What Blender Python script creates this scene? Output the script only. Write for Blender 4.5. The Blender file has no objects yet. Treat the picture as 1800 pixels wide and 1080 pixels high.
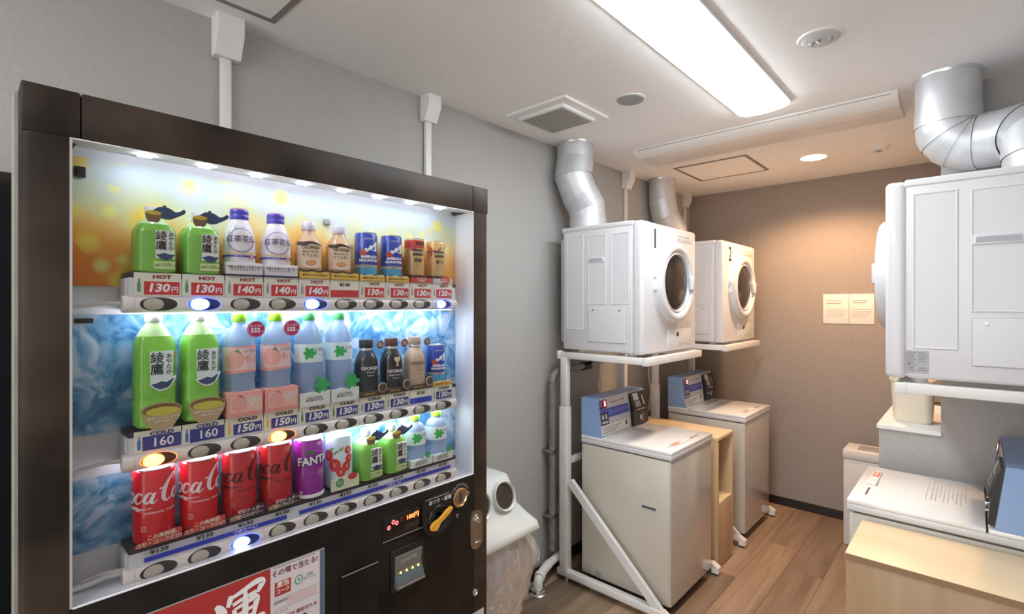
import bpy, bmesh, math, random
from mathutils import Vector, Matrix
random.seed(7)
PI = math.pi
SC = bpy.context.scene
COL = SC.collection
# ------------------------------------------------------------------ camera, world, exposure
CAMX, CAMZ = 1.69, 1.43
cd = bpy.data.cameras.new('camera'); cam = bpy.data.objects.new('camera', cd); COL.objects.link(cam)
cam.location = (CAMX, 0, CAMZ); cam.rotation_euler = (PI/2, 0, math.atan2(.675, .738))
cd.sensor_width = 36; cd.lens = 36*891/1800; cd.shift_y = -5/1800; cd.clip_start = .02
SC.camera = cam
SC.view_settings.view_transform = 'Standard'; SC.view_settings.look = 'None'
SC.view_settings.gamma = 1; SC.view_settings.use_curve_mapping = False
SC.view_settings.exposure = 0.66
SC.cycles.max_bounces = 8; SC.cycles.diffuse_bounces = 5; SC.cycles.transparent_max_bounces = 16
W = bpy.data.worlds.new('world'); SC.world = W; W.use_nodes = True
W.node_tree.nodes['Background'].inputs[0].default_value = (1, .97, .95, 1)
W.node_tree.nodes['Background'].inputs[1].default_value = 2.1
LAMP_E, REAR_E, DOWN_W, LED_E = 18.0, 20.0, 46.0, 13.0
dl = bpy.data.lights.new('downlight_beam', 'SPOT'); dl.energy = DOWN_W; dl.color = (1, .60, .32)
dl.spot_size = math.radians(150); dl.spot_blend = .5; dl.shadow_soft_size = .04
dlo = bpy.data.objects.new('downlight_beam', dl); COL.objects.link(dlo); dlo.location = (.994, 3.36, 2.262)

# ------------------------------------------------------------------ materials
MATS = {}
def M(name, col, rough=.5, metal=0, emit=0, coat=0, alpha=None, spec=.5, ecol=None):
    if name in MATS: return MATS[name]
    m = bpy.data.materials.new(name); m.use_nodes = True
    b = m.node_tree.nodes['Principled BSDF']
    b.inputs['Base Color'].default_value = (*col, 1); b.inputs['Roughness'].default_value = rough
    b.inputs['Metallic'].default_value = metal; b.inputs['Coat Weight'].default_value = coat
    b.inputs['Coat Roughness'].default_value = .08
    b.inputs['Specular IOR Level'].default_value = spec
    if emit:
        b.inputs['Emission Color'].default_value = (*(ecol or col), 1); b.inputs['Emission Strength'].default_value = emit
    if alpha is not None: b.inputs['Alpha'].default_value = alpha
    MATS[name] = m
    return m
def nodes(m): return m.node_tree.nodes, m.node_tree.links
def ramp(nt, stops):
    r = nt.nodes.new('ShaderNodeValToRGB'); e = r.color_ramp.elements
    while len(e) > 1: e.remove(e[-1])
    e[0].position = stops[0][0]; e[0].color = (*stops[0][1], 1)
    for p, c in stops[1:]:
        x = e.new(p); x.color = (*c, 1)
    return r
def noisy(name, c1, c2, scale, rough=.5, bump=0, bscale=None, stretch=(1, 1, 1), coat=0, metal=0, detail=4, lo=.35, hi=.65, spec=.5):
    if name in MATS: return MATS[name]
    m = M(name, c1, rough, metal, coat=coat, spec=spec); n, l = nodes(m); b = n['Principled BSDF']
    tc = n.new('ShaderNodeTexCoord'); mp = n.new('ShaderNodeMapping'); l.new(tc.outputs['Object'], mp.inputs[0])
    mp.inputs['Scale'].default_value = stretch
    no = n.new('ShaderNodeTexNoise'); no.inputs['Scale'].default_value = scale; no.inputs['Detail'].default_value = detail
    l.new(mp.outputs[0], no.inputs['Vector'])
    r = ramp(m.node_tree, [(lo, c1), (hi, c2)]); l.new(no.outputs[0], r.inputs[0]); l.new(r.outputs[0], b.inputs['Base Color'])
    if bump:
        n2 = n.new('ShaderNodeTexNoise'); n2.inputs['Scale'].default_value = bscale or scale*3; n2.inputs['Detail'].default_value = 3
        l.new(mp.outputs[0], n2.inputs['Vector'])
        bu = n.new('ShaderNodeBump'); bu.inputs['Strength'].default_value = bump; bu.inputs['Distance'].default_value = .002
        l.new(n2.outputs[0], bu.inputs['Height']); l.new(bu.outputs[0], b.inputs['Normal'])
    return m
wallpaper = noisy('grey_wallpaper', (.43, .42, .405), (.455, .445, .43), 90, .85, .45, 260, (1, 1, .6))
ceil_m = noisy('ceiling_white', (.86, .845, .83), (.88, .865, .85), 40, .9, .15, 300)
skin = noisy('brown_marbled_film', (.012, .007, .004), (.068, .046, .033), 4.5, .5, .12, 30, detail=9, lo=.36, hi=.74, spec=.28)
skin_low = noisy('black_film', (.006, .0045, .004), (.015, .011, .009), 9, .42, .15, 30, detail=8, spec=.28)
white_enamel = M('white_enamel', (.71, .71, .735), .32, coat=.2)
panel_white = M('panel_white', (.705, .71, .745), .36)
lid_white = M('lid_white', (.87, .87, .86), .22, coat=.4)
white_steel = noisy('white_painted_steel', (.78, .77, .75), (.82, .81, .79), 12, .38)
white_pl = M('white_plastic', (.82, .81, .79), .4)
bar_white = M('bar_white', (.82, .74, .70), .3, coat=.3)
washer_beige = noisy('washer_beige', (.60, .56, .48), (.63, .59, .51), 5, .35, coat=.1)
washer_front = noisy('washer_front', (.55, .51, .46), (.57, .53, .48), 4, .16, coat=.6)
black_pl = M('black_plastic', (.012, .012, .013), .3)
black_mat = M('matte_black', (.012, .011, .011), .6)
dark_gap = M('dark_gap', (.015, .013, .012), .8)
grey_pl = M('grey_plastic', (.35, .35, .36), .45)
lgrey = M('light_grey_plastic', (.55, .56, .58), .4)
chrome = M('chrome', (.75, .75, .76), .15, 1)
steel = noisy('brushed_steel', (.42, .38, .32), (.52, .48, .42), 60, .3, stretch=(1, 1, .05), metal=1)
gold = M('gold_ring', (.75, .50, .28), .25, 1)
duct_m = noisy('duct_aluminium', (.60, .62, .65), (.68, .70, .73), 18, .42, .12, 60, metal=.45)
duct_band = noisy('duct_tape', (.66, .68, .71), (.72, .74, .77), 20, .3, metal=.7)
pipe_grey = noisy('grey_pipe_wrap', (.20, .20, .20), (.27, .27, .26), 30, .6)
cream = M('cream_plastic', (.78, .70, .57), .45)
oak = None
def wood(name, ca, cb, axis, scale=3.0, rough=.42, rnd=False, coat=0):
    m = M(name, ca, rough, coat=coat); n, l = nodes(m); b = n['Principled BSDF']
    tc = n.new('ShaderNodeTexCoord'); mp = n.new('ShaderNodeMapping'); l.new(tc.outputs['Object'], mp.inputs[0])
    s = [9*scale]*3; s[axis] = .7*scale; mp.inputs['Scale'].default_value = s
    oi = n.new('ShaderNodeObjectInfo')
    if rnd:
        cx = n.new('ShaderNodeCombineXYZ'); mu = n.new('ShaderNodeMath'); mu.operation = 'MULTIPLY'; mu.inputs[1].default_value = 37
        l.new(oi.outputs['Random'], mu.inputs[0])
        for i in range(3): l.new(mu.outputs[0], cx.inputs[i])
        l.new(cx.outputs[0], mp.inputs['Location'])
    no = n.new('ShaderNodeTexNoise'); no.inputs['Scale'].default_value = 1; no.inputs['Detail'].default_value = 6; no.inputs['Distortion'].default_value = .6
    l.new(mp.outputs[0], no.inputs['Vector'])
    r = ramp(m.node_tree, [(.3, ca), (.7, cb)]); l.new(no.outputs[0], r.inputs[0])
    out = r.outputs[0]
    if rnd:
        mx = n.new('ShaderNodeMix'); mx.data_type = 'RGBA'; mx.blend_type = 'MULTIPLY'; mx.inputs[0].default_value = 1
        r2 = ramp(m.node_tree, [(0, (.52, .53, .52)), (.35, (.74, .73, .70)), (.7, (.98, .95, .90)), (1, (1.22, 1.20, 1.12))])
        l.new(oi.outputs['Random'], r2.inputs[0]); l.new(out, mx.inputs[6]); l.new(r2.outputs[0], mx.inputs[7]); out = mx.outputs[2]
    l.new(out, b.inputs['Base Color'])
    return m
plank_m = wood('floor_wood', (.27, .175, .115), (.44, .305, .215), 1, 2.2, .38, True)
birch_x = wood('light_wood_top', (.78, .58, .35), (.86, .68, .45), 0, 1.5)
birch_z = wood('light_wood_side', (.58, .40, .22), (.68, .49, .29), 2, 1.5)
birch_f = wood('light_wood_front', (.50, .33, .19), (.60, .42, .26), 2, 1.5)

def glassy(name, tint, fac, rough=.03, diff=None):
    """thin clear sheet: mostly see-through, with the mirror reflection of a real pane"""
    m = bpy.data.materials.new(name); m.use_nodes = True; n, l = nodes(m); n.remove(n['Principled BSDF'])
    out = n['Material Output']; tr = n.new('ShaderNodeBsdfTransparent'); tr.inputs[0].default_value = (*tint, 1)
    gl = n.new('ShaderNodeBsdfGlossy'); gl.inputs['Roughness'].default_value = rough
    fr = n.new('ShaderNodeFresnel'); fr.inputs[0].default_value = 1.35
    mu = n.new('ShaderNodeMath'); mu.operation = 'MULTIPLY'; mu.inputs[1].default_value = fac; l.new(fr.outputs[0], mu.inputs[0])
    mx = n.new('ShaderNodeMixShader'); l.new(mu.outputs[0], mx.inputs[0]); l.new(tr.outputs[0], mx.inputs[1]); l.new(gl.outputs[0], mx.inputs[2])
    last = mx.outputs[0]
    if diff:
        df = n.new('ShaderNodeBsdfDiffuse'); df.inputs[0].default_value = (*diff[:3], 1)
        m2 = n.new('ShaderNodeMixShader'); m2.inputs[0].default_value = diff[3]; l.new(last, m2.inputs[1]); l.new(df.outputs[0], m2.inputs[2]); last = m2.outputs[0]
    l.new(last, out.inputs[0]); MATS[name] = m
    return m
pane = glassy('window_pane', (.98, .98, .98), .55)
film = glassy('clear_bag_film', (.97, .97, .98), 2.4, .12, (.88, .89, .92, .34))
n_, l_ = nodes(film); df_ = [q for q in n_ if q.type == 'BSDF_DIFFUSE'][0]; tl_ = n_.new('ShaderNodeBsdfTranslucent'); tl_.inputs[0].default_value = (.92, .93, .96, 1)
ad_ = n_.new('ShaderNodeMixShader'); tgt = df_.outputs[0].links[0].to_socket; l_.new(df_.outputs[0], ad_.inputs[1]); l_.new(tl_.outputs[0], ad_.inputs[2]); l_.new(ad_.outputs[0], tgt)

# ------------------------------------------------------------------ mesh builder
TXT = {}
def text_geo(s, size, shear=0, bold=0, align='CENTER', sx=1):
    k = (s, size, shear, bold, align, sx)
    if k in TXT: return TXT[k]
    cu = bpy.data.curves.new('t', 'FONT'); cu.body = s; cu.size = size; cu.shear = shear; cu.offset = bold
    cu.align_x = align; cu.align_y = 'CENTER'; cu.resolution_u = 2; cu.space_line = .95
    o = bpy.data.objects.new('t', cu); me = bpy.data.meshes.new_from_object(o)
    g = ([(v.co.x*sx, v.co.y) for v in me.vertices], [tuple(p.vertices) for p in me.polygons])
    bpy.data.objects.remove(o); bpy.data.curves.remove(cu); bpy.data.meshes.remove(me)
    TXT[k] = g
    return g
class MB:
    def __init__(s, off=(0, 0, 0)):
        s.v = []; s.f = []; s.fm = []; s.ms = []; s.off = off; s.warp = None
    def mi(s, m):
        if m not in s.ms: s.ms.append(m)
        return s.ms.index(m)
    def add(s, vs, fs, m):
        b = len(s.v); i = s.mi(m)
        for p in vs:
            if s.warp: p = s.warp(p)
            s.v.append((p[0]-s.off[0], p[1]-s.off[1], p[2]-s.off[2]))
        for f in fs: s.f.append([b+k for k in f]); s.fm.append(i)
        return s
    def bm(s, bm, m):
        bm.verts.ensure_lookup_table()
        r = s.add([tuple(v.co) for v in bm.verts], [[v.index for v in f.verts] for f in bm.faces], m); bm.free(); return r
    def box(s, x0, x1, y0, y1, z0, z1, m, bev=0, seg=2):
        x0, x1 = min(x0, x1), max(x0, x1); y0, y1 = min(y0, y1), max(y0, y1); z0, z1 = min(z0, z1), max(z0, z1)
        if not bev:
            vs = [(x, y, z) for x in (x0, x1) for y in (y0, y1) for z in (z0, z1)]
            return s.add(vs, [(0, 1, 3, 2), (4, 6, 7, 5), (0, 4, 5, 1), (2, 3, 7, 6), (0, 2, 6, 4), (1, 5, 7, 3)], m)
        b = bmesh.new(); bmesh.ops.create_cube(b, size=1)
        for v in b.verts: v.co = Vector(((x0+x1)/2+v.co.x*(x1-x0), (y0+y1)/2+v.co.y*(y1-y0), (z0+z1)/2+v.co.z*(z1-z0)))
        bmesh.ops.bevel(b, geom=list(b.edges), offset=bev, segments=seg, affect='EDGES', profile=.5)
        b.verts.index_update(); return s.bm(b, m)
    def cyl(s, p0, p1, r0, m, r1=None, n=24, cap=True):
        r1 = r0 if r1 is None else r1
        p0, p1 = Vector(p0), Vector(p1); d = (p1-p0).normalized(); a = d.orthogonal().normalized(); c = d.cross(a)
        vs = []
        for p, r in ((p0, r0), (p1, r1)):
            for i in range(n):
                t = 2*PI*i/n; vs.append(tuple(p+a*r*math.cos(t)+c*r*math.sin(t)))
        fs = [(i, (i+1) % n, n+(i+1) % n, n+i) for i in range(n)]
        if cap: fs += [tuple(reversed(range(n))), tuple(range(n, 2*n))]
        return s.add(vs, fs, m)
    def tube(s, pts, r, m, n=12, cap=True):
        pts = [Vector(p) for p in pts]; R = r if isinstance(r, (list, tuple)) else [r]*len(pts)
        vs = []; a = None
        for i, p in enumerate(pts):
            d = (pts[min(i+1, len(pts)-1)]-pts[max(i-1, 0)]).normalized()
            a = d.orthogonal().normalized() if a is None else (a-d*a.dot(d)).normalized()
            c = d.cross(a)
            for k in range(n):
                t = 2*PI*k/n; vs.append(tuple(p+a*R[i]*math.cos(t)+c*R[i]*math.sin(t)))
        fs = []
        for i in range(len(pts)-1):
            for k in range(n): fs.append((i*n+k, i*n+(k+1) % n, (i+1)*n+(k+1) % n, (i+1)*n+k))
        if cap: fs += [tuple(reversed(range(n))), tuple(range((len(pts)-1)*n, len(pts)*n))]
        return s.add(vs, fs, m)
    def lathe(s, prof, m, c=(0, 0, 0), n=32, sq=0, axis=2, caps=True):
        """prof = [(r, h)]; sq rounds the section towards a square; axis 0 turns it about x"""
        vs = []
        for r, h in prof:
            for i in range(n):
                t = 2*PI*i/n; k = 1
                if sq:
                    ct, st = abs(math.cos(t)), abs(math.sin(t)); e = 2+sq; k = 1/((ct**e+st**e)**(1/e))
                x, y = r*k*math.cos(t), r*k*math.sin(t)
                vs.append((c[0]+x, c[1]+y, c[2]+h) if axis == 2 else (c[0]+h, c[1]+x, c[2]+y))
        L = len(prof); fs = []
        for j in range(L-1):
            for i in range(n): fs.append((j*n+i, j*n+(i+1) % n, (j+1)*n+(i+1) % n, (j+1)*n+i))
        if caps: fs += [tuple(reversed(range(n))), tuple(range((L-1)*n, L*n))]
        return s.add(vs, fs, m)
    def prism(s, pts, ax, a, b, m):
        """polygon pts extruded along axis ax from a to b; pts are in the two other axes, in order"""
        def P(p, t):
            q = list(p); q.insert(ax, t); return tuple(q)
        n = len(pts)
        return s.add([P(p, a) for p in pts]+[P(p, b) for p in pts],
                     [tuple(range(n)), tuple(reversed(range(n, 2*n)))]+[(i, n+i, n+(i+1) % n, (i+1) % n) for i in range(n)], m)
    def quad(s, a, b, c, d, m): return s.add([a, b, c, d], [(0, 1, 2, 3)], m)
    def grid(s, fn, nu, nv, m, wrap=False):
        vs = [fn(i/nu, j/nv) for j in range(nv+1) for i in range(nu+(0 if wrap else 1))]
        k = nu if wrap else nu+1
        return s.add(vs, [(j*k+i, j*k+(i+1) % k, (j+1)*k+(i+1) % k, (j+1)*k+i) for j in range(nv) for i in range(nu)], m)
    def text(s, t, size, mp, m, at=(0, 0), shear=0, bold=0, align='CENTER', sx=1, rot=0):
        if bold and any(ord(ch) > 0x2fff for ch in t):
            # heavier kanji: the glyph is laid down twice, a hair apart
            for d in (-bold, bold):
                def mq(a, b, k=(.00012 if d > 0 else 0)):
                    p = mp(a, b); return (p[0]+k, p[1], p[2])
                s.text(t, size, mq, m, (at[0]+d, at[1]+d*.6), shear, 0, align, sx, rot)
            return s
        g = text_geo(t, size, shear, bold, align, sx); c, q = math.cos(rot), math.sin(rot)
        return s.add([mp(at[0]+x*c-y*q, at[1]+x*q+y*c) for x, y in g[0]], g[1], m)
    def star(s, pts, mp, m, rings=4, at=(0, 0)):
        """star-shaped flat print, tessellated so that it follows a curved surface"""
        n = len(pts); vs = [mp(at[0], at[1])]; fs = []
        for k in range(1, rings+1):
            for p in pts: vs.append(mp(at[0]+p[0]*k/rings, at[1]+p[1]*k/rings))
        for i in range(n): fs.append((0, 1+i, 1+(i+1) % n))
        for k in range(rings-1):
            for i in range(n): a = 1+k*n; fs.append((a+i, a+n+i, a+n+(i+1) % n, a+(i+1) % n))
        return s.add(vs, fs, m)
    def rect(s, x0, x1, y0, y1, mp, m, n=8):
        return s.grid(lambda u, v: mp(x0+(x1-x0)*u, y0+(y1-y0)*v), n, 1, m)
    def ribbon(s, pts, mp, m, sub=4):
        """stroke of varying width through (x, y, w), smoothed"""
        P = []
        for i in range(len(pts)-1):
            p0 = pts[max(i-1, 0)]; p1 = pts[i]; p2 = pts[i+1]; p3 = pts[min(i+2, len(pts)-1)]
            for k in range(sub):
                t = k/sub; P.append([.5*((2*p1[j])+(-p0[j]+p2[j])*t+(2*p0[j]-5*p1[j]+4*p2[j]-p3[j])*t*t+(-p0[j]+3*p1[j]-3*p2[j]+p3[j])*t**3) for j in range(3)])
        P.append(list(pts[-1])); vs = []
        for i, p in enumerate(P):
            a = P[max(i-1, 0)]; b = P[min(i+1, len(P)-1)]; dx, dy = b[0]-a[0], b[1]-a[1]; L = math.hypot(dx, dy) or 1
            w = max(p[2], .001)/2; nx, ny = -dy/L*w, dx/L*w
            vs += [mp(p[0]+nx, p[1]+ny), mp(p[0]-nx, p[1]-ny)]
        return s.add(vs, [(2*i, 2*i+1, 2*i+3, 2*i+2) for i in range(len(P)-1)], m)
    def build(s, name, parent=None, ang=35, loc=None):
        me = bpy.data.meshes.new(name); me.from_pydata(s.v, [], s.f)
        for m in s.ms: me.materials.append(m)
        me.polygons.foreach_set('material_index', s.fm); me.polygons.foreach_set('use_smooth', [True]*len(s.f)); me.update()
        b = bmesh.new(); b.from_mesh(me); bmesh.ops.remove_doubles(b, verts=b.verts, dist=1e-6)
        if len(b.faces) < 20000: pass
        b.to_mesh(me); b.free()
        me.set_sharp_from_angle(angle=math.radians(ang))
        o = bpy.data.objects.new(name, me); COL.objects.link(o)
        if parent: o.parent = parent
        if loc: o.location = loc
        return o
def ell(rx, ry, n=24, rot=0):
    return [(rx*math.cos(2*PI*i/n)*math.cos(rot)-ry*math.sin(2*PI*i/n)*math.sin(rot), rx*math.cos(2*PI*i/n)*math.sin(rot)+ry*math.sin(2*PI*i/n)*math.cos(rot)) for i in range(n)]
def tag(o, label, cat, group=None, kind=None):
    o['label'] = label; o['category'] = cat
    if group: o['group'] = group
    if kind: o['kind'] = kind
    return o
def thing(name, label, cat, loc=(0, 0, 0), rz=0, group=None):
    o = bpy.data.objects.new(name, None); COL.objects.link(o); o.location = loc; o.rotation_euler = (0, 0, rz); o.empty_display_size = .05
    return tag(o, label, cat, group)
def struct(o): o['kind'] = 'structure'; return o
def dup(root, loc, rz=0, label=None, group=None, skip=()):
    r = root.copy(); COL.objects.link(r); r.location = loc; r.rotation_euler = (0, 0, rz)
    if label: r['label'] = label
    if group: r['group'] = group
    for ch in list(root.children):
        if ch.name.split('.')[0] in skip: continue
        c = ch.copy(); COL.objects.link(c); c.parent = r
        for g in list(ch.children):
            if g.name.split('.')[0] in skip: continue
            d = g.copy(); COL.objects.link(d); d.parent = c
    return r

# ------------------------------------------------------------------ the room
RX, YB, YF, ZC = 2.06, 3.96, -2.3, 2.287
fl = MB().box(-.05, RX+.05, YF-.05, YB+.05, -.08, -.009, dark_gap).build('floor'); struct(fl)
PW, X0 = .17, .0845-.17
pm = {}
def plank(x0, x1, y0, y1):
    k = (round(x1-x0, 4), round(y1-y0, 4))
    if k not in pm:
        o = MB().box(0, k[0]-.0012, 0, k[1]-.0012, -.009, 0, plank_m, .0006, 1).build('plank', fl); pm[k] = o
    else:
        o = pm[k].copy(); COL.objects.link(o)
    o.location = (x0, y0, 0); o.name = 'plank'
starts = {4: 2.75, 5: 3.30, 6: 3.03, 0: 2.4, 1: 3.1, 2: 2.6, 3: 3.4, 7: 2.5, 8: 3.2, 9: 2.3, 10: 2.9, 11: 3.3, 12: 2.6, 13: 3.0}
L = 1.22
for c in range(14):
    x0 = X0+c*PW-.0; x1 = x0+PW
    x0, x1 = max(x0, 0), min(x1, RX)
    if x1-x0 < .02: continue
    y = starts[c % 14]
    while y > YF: y -= L
    while y < YB:
        a, b = max(y, YF), min(y+L, YB)
        if b-a > .02: plank(x0, x1, a, b)
        y += L
struct(MB().box(-.05, RX+.05, YF-.05, YB+.05, ZC, ZC+.08, ceil_m).build('ceiling'))
struct(MB().box(-.08, 0, YF-.05, YB+.05, -.05, ZC+.02, wallpaper).build('wall_left'))
back_paper = noisy('taupe_wallpaper', (.325, .285, .26), (.345, .302, .275), 60, .85, .3, 260, (1, 1, .6))
struct(MB().box(-.05, RX+.05, YB, YB+.08, -.05, ZC+.02, back_paper).build('wall_back'))
struct(MB().box(RX, RX+.08, YF-.05, YB+.05, -.05, ZC+.02, wallpaper).build('wall_right'))
struct(MB().box(1.588, RX, 2.64, YB, 0, ZC, wallpaper).build('wall_column'))
lb = struct(MB().box(1.387, 1.588, 2.64, 3.30, 0, .905, wallpaper).build('wall_ledge'))
MB().box(1.380, 1.590, 2.630, 3.305, .905, .922, white_steel, .001, 1).build('ledge_cap', lb)
base_m = M('black_baseboard', (.018, .015, .015), .45)
struct(MB().box(.008, 1.588, YB-.008, YB, 0, .058, base_m, .001, 1).build('baseboard_back'))
struct(MB().box(0, .008, YF, YB, 0, .058, base_m, .001, 1).build('baseboard_left'))
struct(MB().box(1.379, 1.387, 2.64, 3.30, 0, .058, base_m, .001, 1).build('baseboard_ledge'))

# ------------------------------------------------------------------ ceiling fittings
tube_glow = M('lamp_glow', (1, 1, 1), .5, emit=LAMP_E, ecol=(.90, .96, 1))
def lamp(x0, x1, y0, y1, label):
    r = thing('fluorescent_lamp', label, 'ceiling light', ((x0+x1)/2, (y0+y1)/2, ZC)); o = r.location[:]
    MB(o).box(x0, x1, y0, y1, ZC-.014, ZC, white_pl, .003).build('housing', r)
    n = 10; pts = []
    for i in range(n+1):
        t = PI*i/n; pts.append(((x0+x1)/2-math.cos(t)*(x1-x0-.016)/2, ZC-.013-.022*math.sin(t)**.7))
    MB(o).prism([(p[0], p[1]) for p in pts], 1, y0+.012, y1-.012, tube_glow).build('diffuser', r)
    MB(o).box((x0+x1)/2-.03, (x0+x1)/2+.03, y1-.012, y1-.002, ZC-.03, ZC-.014, white_pl, .003).build('end_clip', r)
    return r
lamp(.905, 1.125, 1.10, 2.355, 'long white glowing fluorescent ceiling light running above the aisle')
lamp(.90, 1.12, -1.6, -.35, 'added unseen fluorescent ceiling light behind the viewer in the near half of the room')  # added lamp out of view, brightens the room from behind
def hatch(x0, y0, w, label):
    r = thing('ceiling_hatch', label, 'access panel', (x0+w/2, y0+w/2, ZC)); o = r.location[:]
    f = MB(o); fr = M('hatch_frame', (.28, .25, .23), .5, .3); t = .016
    f.box(x0, x0+w, y0, y0+t, ZC-.004, ZC, fr); f.box(x0, x0+w, y0+w-t, y0+w, ZC-.004, ZC, fr)
    f.box(x0, x0+t, y0+t, y0+w-t, ZC-.004, ZC, fr); f.box(x0+w-t, x0+w, y0+t, y0+w-t, ZC-.004, ZC, fr); f.build('frame', r)
    MB(o).box(x0+t+.002, x0+w-t-.002, y0+t+.002, y0+w-t-.002, ZC-.003, ZC, ceil_m).build('panel', r)
hatch(.282, 3.043, .44, 'square ceiling hatch with brown frame near the back wall')
hatch(.116, .20, .45, 'square ceiling hatch with grey metal frame above the drinks machine')
r = thing('ceiling_vent', 'square white ceiling vent with grey filter beside the left wall', 'vent', (.29, 1.835, ZC)); o = r.location[:]
MB(o).prism([(.125, 1.67), (.455, 1.67), (.455, 2.0), (.125, 2.0)], 2, ZC-.012, ZC, white_pl).build('flange', r)
f = MB(o); f.box(.165, .415, 1.71, 1.96, ZC-.026, ZC-.011, white_pl, .004); f.build('frame', r)
MB(o).box(.178, .402, 1.724, 1.946, ZC-.0275, ZC-.02, noisy('vent_filter', (.30, .29, .27), (.42, .41, .38), 300, .9)).build('filter', r)
f = MB(o)
for i in range(11): f.box(.178+i*.0215, .1795+i*.0215, 1.724, 1.946, ZC-.029, ZC-.027, grey_pl)
f.build('grille', r)
r = thing('ceiling_speaker', 'round grey flush ceiling cover between the vent and the long lamp', 'speaker', (.627, 1.894, ZC)); o = r.location[:]
MB(o).lathe([(.060, -.003), (.060, 0)], white_pl, o, 40).build('rim', r)
MB(o).lathe([(.054, -.007), (.056, -.003)], M('speaker_mesh', (.33, .33, .33), .7), o, 40).build('cover', r)
r = thing('emergency_light', 'round white ceiling unit with three small lenses right of the long lamp', 'ceiling unit', (1.324, 1.867, ZC)); o = r.location[:]
MB(o).lathe([(.064, -.006), (.068, 0)], white_pl, o, 40).build('rim', r)
MB(o).lathe([(.046, -.012), (.056, -.006)], lgrey, o, 40).build('plate', r)
for dx, rr in ((-.026, .009), (0, .013), (.026, .009)):
    MB(o).lathe([(rr*.5, -.02), (rr, -.012), (rr, -.010)], chrome if dx == 0 else grey_pl, (o[0]+dx, o[1], o[2]), 16).build('lens', r)
r = thing('downlight', 'round warm glowing ceiling downlight near the back of the room', 'downlight', (.994, 3.36, ZC)); o = r.location[:]
MB(o).lathe([(.070, -.004), (.074, 0)], white_pl, o, 40).build('rim', r)
MB(o).lathe([(.064, -.006), (.066, -.004)], M('downlight_glow', (1, .8, .5), .5, emit=9, ecol=(1, .70, .36)), o, 40).build('lens', r)
r = thing('smoke_detector', 'small round white detector on the ceiling right of the downlight', 'detector', (1.30, 3.38, ZC)); o = r.location[:]
MB(o).lathe([(.030, -.022), (.042, -.018), (.046, -.006), (.052, 0)], white_pl, o, 32).build('body', r)
MB(o).lathe([(.014, -.027), (.016, -.021)], grey_pl, o, 20).build('sensor', r)
r = thing('ceiling_air_conditioner', 'long flat cream ceiling air unit across the aisle past the lamp', 'air conditioner', (.872, 2.69, ZC)); o = r.location[:]
ac = M('ac_white', (.78, .75, .71), .4)
MB(o).prism([(2.530, ZC), (2.530, ZC-.006), (2.545, ZC-.022), (2.580, ZC-.036), (2.60, ZC-.040), (2.60, ZC)], 0, .285, 1.461, ac).build('front_panel', r)
MB(o).prism([(2.603, ZC), (2.603, ZC-.041), (2.80, ZC-.041), (2.86, ZC-.012), (2.865, ZC)], 0, .287, 1.459, ac).build('body', r)
MB(o).box(.31, 1.44, 2.5315, 2.5345, ZC-.0115, ZC-.0085, grey_pl).build('outlet_slot', r)
MB(o).box(1.15, 1.40, 2.69, 2.694, ZC-.0425, ZC-.040, lgrey).build('flap_line', r)

# conduits on the left wall
def conduit(y, zb, w, label, k=1.0, group=None):
    r = thing('cable_conduit', label, 'conduit', (0, y, zb)); o = r.location[:]
    MB(o).box(.002, .020, y-w/2, y+w/2, zb, ZC-.06*k, white_pl, .004).build('trunking', r)
    bx = MB(o); h = .11*k
    bx.prism([(0.002, ZC), (.062*k, ZC), (.062*k, ZC-h*.45), (.032*k, ZC-h), (.002, ZC-h)], 1, y-.034*k, y+.034*k, white_pl)
    bx.build('junction_cover', r)
conduit(.548, 1.70, .030, 'widest white cable trunking on the wall above the machine left half', 1.05)
conduit(1.317, 1.70, .030, 'white cable trunking on the wall above the machine right corner', .95)
conduit(2.93, 1.0, .028, 'white cable trunking on the wall between dryer 1 and dryer 2 ducts', 1.0)
conduit(3.84, 1.0, .028, 'white cable trunking nearest the back wall behind dryer 2', .9)

# ------------------------------------------------------------------ drinks vending machine
VX, VY0, VY1, VZ = .44, .0757, 1.243, 1.830      # front plane, left, right, top
WY0, WY1, WZ0, WZ1 = .141, 1.176, .856, 1.742     # window opening
BX = .330                                          # picture board behind the samples
vm = thing('vending_machine', 'tall black drinks vending machine with lit window at the left wall', 'vending machine', (.24, .66, 0)); o = vm.location[:]
m_ = MB(o); m_.box(.03, .30, .13, 1.215, .05, 1.74, black_mat, .01).build('cabinet', vm)
m_ = MB(o); fx = VX-.035
def bars(m, x0, x1, mat, bev=.006):
    m.box(x0, x1, VY0, VY1, WZ1, VZ, mat, bev); m.box(x0, x1, VY0, WY0, WZ0-.0005, WZ1+.0005, mat, 0); m.box(x0, x1, WY1, VY1, WZ0-.0005, WZ1+.0005, mat, 0)
m_.box(fx, VX, .1585, 1.172, WZ1, VZ, skin, .003); m_.build('door_top_panel', vm)
m_ = MB(o)
cn = [(VX-.13, VY0), (VX-.012, VY0), (VX-.0035, VY0+.0035), (VX, VY0+.012), (VX, WY0), (VX-.035, WY0), (VX-.035, VY0+.03), (VX-.13, VY0+.03)]
m_.prism(cn, 2, .10, WZ1, skin); m_.build('door_left_stile', vm)
m_ = MB(o); m_.prism([(x, 1.2418+WY0-.0757+.0085-(y-.0757)*1.0+.0000) if 0 else (x, VY1-(y-VY0)*(VY1-WY1)/(WY0-VY0)) for x, y in cn], 2, .10, WZ1, skin); m_.build('door_right_stile', vm)
m_ = MB(o); m_.box(fx-.08, VX, VY0, .157, WZ1, VZ, skin, .003); m_.build('door_corner_panel', vm)
m_ = MB(o); m_.box(fx-.08, VX, 1.1735, VY1, WZ1, VZ, skin, .003); m_.build('door_corner_panel', vm)
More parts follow.
